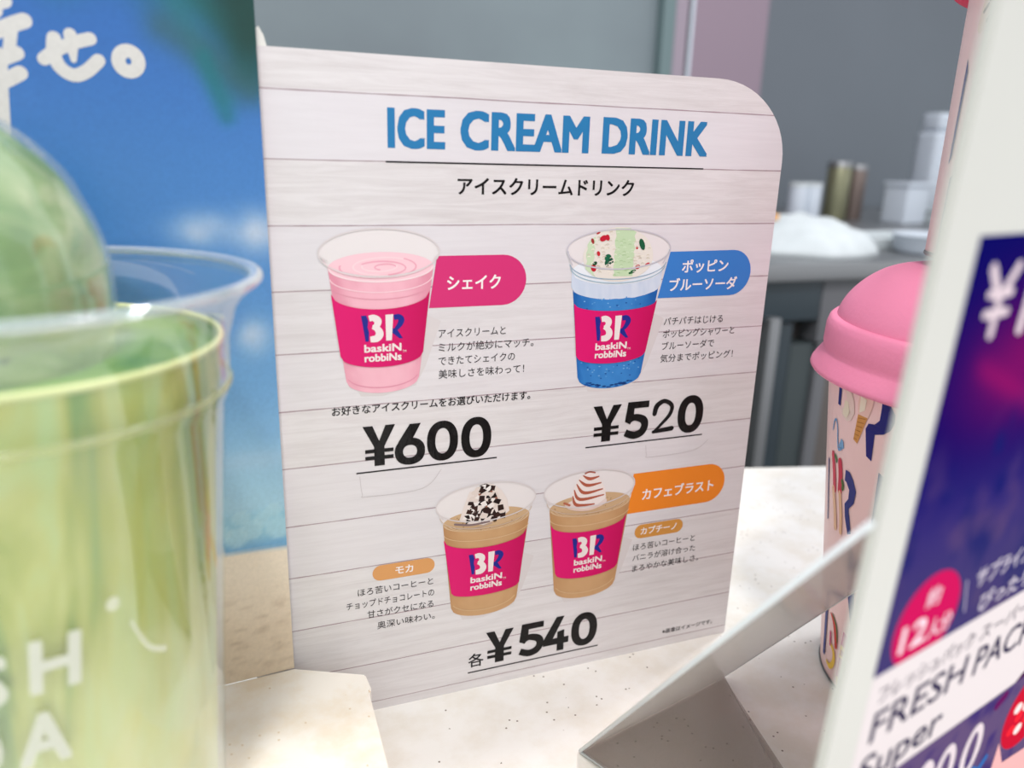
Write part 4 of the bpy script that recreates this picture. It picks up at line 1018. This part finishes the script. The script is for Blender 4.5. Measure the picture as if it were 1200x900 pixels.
rod('strut_edge', F + Vector((0, 0, .0004)), G, .0003, M_edge, st)

# ------------------------------------------------------------------ back counter and its clutter (far, out of focus)
bc = empty('back_cabinet', (0.80, 0.90, -0.9)); tag(bc, 'grey steel back cabinet with a dark door behind the tumblers', 'cabinet')
bo = Vector((0.80, 0.90, -0.9))
def rb(name, lo, hi, mat, parent=bc, bev=.001, o=bo): return box(name, [a - b for a, b in zip(lo, o)], [a - b for a, b in zip(hi, o)], mat, parent, bev)
rb('worktop', (0.30, 0.585, 0.028), (1.9, 0.985, 0.050), M_steel)
rb('carcass', (0.32, 0.64, -0.9), (1.9, 0.98, 0.027), M_brownmetal)
rc_ = empty('rear_counter', (1.3, 1.25, -0.9)); tag(rc_, 'steel rear counter against the grey wall, carrying canisters and boxes', 'counter')
rb('worktop', (0.762, 0.987, 0.028), (1.9, 1.59, 0.050), M_steel, rc_, .001, (1.3, 1.25, -0.9))
rb('carcass', (0.77, 0.99, -0.9), (1.9, 1.58, 0.027), M_brownmetal, rc_, .001, (1.3, 1.25, -0.9))
rb('drawer_front', (0.33, 0.600, -0.028), (0.582, 0.638, 0.026), M_darksteel)
rb('side_panel', (0.584, 0.600, -0.06), (0.95, 0.638, 0.026), M_greymetal)
dr = rb('door', (0.548, 0.606, -0.86), (0.588, 0.638, -0.062), M_darkpanel)
rb('door', (0.500, 0.606, -0.86), (0.547, 0.638, -0.032), M_darksteel)
h_ = rb('door_handle', (0.492, 0.585, -0.86), (0.5085, 0.612, -0.020), M_steel); tag(h_, 'tall steel edge strip')
rb('door', (0.33, 0.606, -0.86), (0.490, 0.638, -0.032), M_darkpanel)
rb('door', (0.612, 0.606, -0.86), (0.95, 0.638, -0.062), M_brownmetal)
rb('door_edge', (0.590, 0.600, -0.86), (0.610, 0.63, -0.062), M_greymetal)

def heap(name, cx, cy, rx, ry, h, mat, label, cat, seed, z0=.0505):
    n = 36; m_ = 12; vs = []; fs = []
    for j in range(m_ + 1):
        t = j / m_
        for i in range(n):
            a = 2 * pi * i / n; rr = (1 - t) ** .42
            x = cx + rx * rr * cos(a) * (1 + .16 * noise.noise(Vector((cos(a) * 1.5, sin(a) * 1.5, seed))))
            y = cy + ry * rr * sin(a) * (1 + .16 * noise.noise(Vector((cos(a) * 1.5, sin(a) * 1.5, seed + 5))))
            z = z0 + h * t ** .7 * (1 + .35 * noise.noise(Vector((x * 28, y * 28, seed)))) if j else z0
            vs.append((x, y, max(z, z0)))
    for j in range(m_):
        for i in range(n): fs.append((j * n + i, j * n + (i + 1) % n, (j + 1) * n + (i + 1) % n, (j + 1) * n + i))
    fs.append(tuple(range(n))[::-1])
    o = mesh(name, vs, fs, mat, None, True); tag(o, label, cat); return o
heap('folded_cloth', .640, .70, .105, .085, .046, M_cloth, 'crumpled white cloth heaped on the near edge of the back counter', 'cloth', 1)
heap('folded_cloth', .69, .86, .085, .05, .040, M_cloth, 'white cloth pushed behind the front cloth heap', 'cloth', 4)
sq = box('packet', (.625, .80, .0900), (.665, .83, .102), M_orange, None, .004, rz=-.4); tag(sq, 'small orange packet lying on the white cloth heap', 'packet')
sq.location.z = -.006

def canister(name, x, y, r_, h, mat, matlid, label, cat='canister'):
    t = empty(name, (x, y, .0505)); tag(t, label, cat)
    lathe('body', [(0, 0), (r_ * .96, 0), (r_, .002), (r_, h * .94), (r_ * .97, h * .95)], mat, t, 32)
    lathe('lid', [(r_ * 1.03, h * .90), (r_ * 1.03, h * .985), (r_ * .9, h), (0, h)], matlid, t, 32)
    return t
canister('canister', 1.150, 1.21, .026, .128, M_olive, M_steel, 'tall olive steel canister, left one of the pair by the grey wall')
canister('canister', 1.212, 1.22, .020, .122, M_bronze, M_steel, 'slim bronze-brown canister right of the olive canister')
canister('shaker', 1.000, 1.16, .020, .082, M_whiteplastic, M_cloth, 'short white-capped shaker nearest the menu card', 'shaker')
canister('shaker', 1.045, 1.17, .020, .082, M_whiteplastic, M_cloth, 'short white-capped shaker beside the olive canister', 'shaker')
def openbox(name, x, y, w_, d, h, mat, label, cat, rz=0):
    t = empty(name, (x, y, .0505), rz); tag(t, label, cat)
    box('body', (-w_ / 2, -d / 2, 0), (w_ / 2, d / 2, h * .9), mat, t, .004)
    box('lid', (-w_ / 2 - .003, -d / 2 - .003, h * .9), (w_ / 2 + .003, d / 2 + .003, h), mat, t, .003)
    return t
openbox('storage_box', 1.262, 1.12, .070, .06, .088, M_whiteplastic, 'upright whitish storage box in the middle of the back counter', 'box', .1)
openbox('storage_box', 1.335, 1.10, .05, .05, .030, M_cloth, 'low white box beside the upright storage box', 'box', -.1)
canister('steel_jug', 1.380, 1.08, .030, .085, M_olive, M_steel, 'olive steel jug body at the right of the back counter', 'jug')
t = empty('dispenser', (1.435, 1.20, .0505)); tag(t, 'tall pale lilac dispenser standing behind the jug', 'dispenser')
box('body', (-.055, -.03, 0), (.055, .03, .20), M_whiteplastic, t, .012); box('top', (-.05, -.026, .20), (.05, .026, .24), M_whiteplastic, t, .01)
t = empty('serving_tray', (.855, .76, .0505)); tag(t, 'long white tray lying on the right of the back counter', 'tray')
box('tray_base', (-.085, -.05, 0), (.10, .06, .006), M_cloth, t, .002)
for (lo, hi) in (((-.085, -.05, .006), (.10, -.044, .016)), ((-.085, .054, .006), (.10, .06, .016)), ((-.085, -.044, .006), (-.079, .054, .016)), ((.094, -.044, .006), (.10, .054, .016))):
    box('tray_rim', lo, hi, M_cloth, t, .001)
t = empty('plastic_tub', (.815, .655, .0505)); tag(t, 'pale round tub in front of the white tray', 'tub')
lathe('body', [(0, 0), (.036, 0), (.042, .004), (.047, .026), (.049, .027), (.047, .028), (.040, .006), (0, .004)], M_whiteplastic, t, 40)

# lettering on the green cup, last of all
def gpt(u, z): return (u, z)
LET.text('S', -101, -89, 64.5, 13.5, GW, 1, bold=.045, shear=.12); LET.text('H', -85, -71, 65.5, 14.0, GW, 1, bold=.045, shear=.12)
LET.text('D', -106, -94, 51, 13.5, GW, 1, bold=.045, shear=.12); LET.text('A', -91, -77.5, 51, 14.5, GW, 1, bold=.045, shear=.12); LET.ellipse(-62.5, 78, 1.8, 1.4, GW); LET.stroke([(-58, 73), (-53.5, 66.5), (-48, 64)], [.8, 1.1, 1.3], GW)
LET.build('cup_lettering', M_frostink, gcfn, gc)
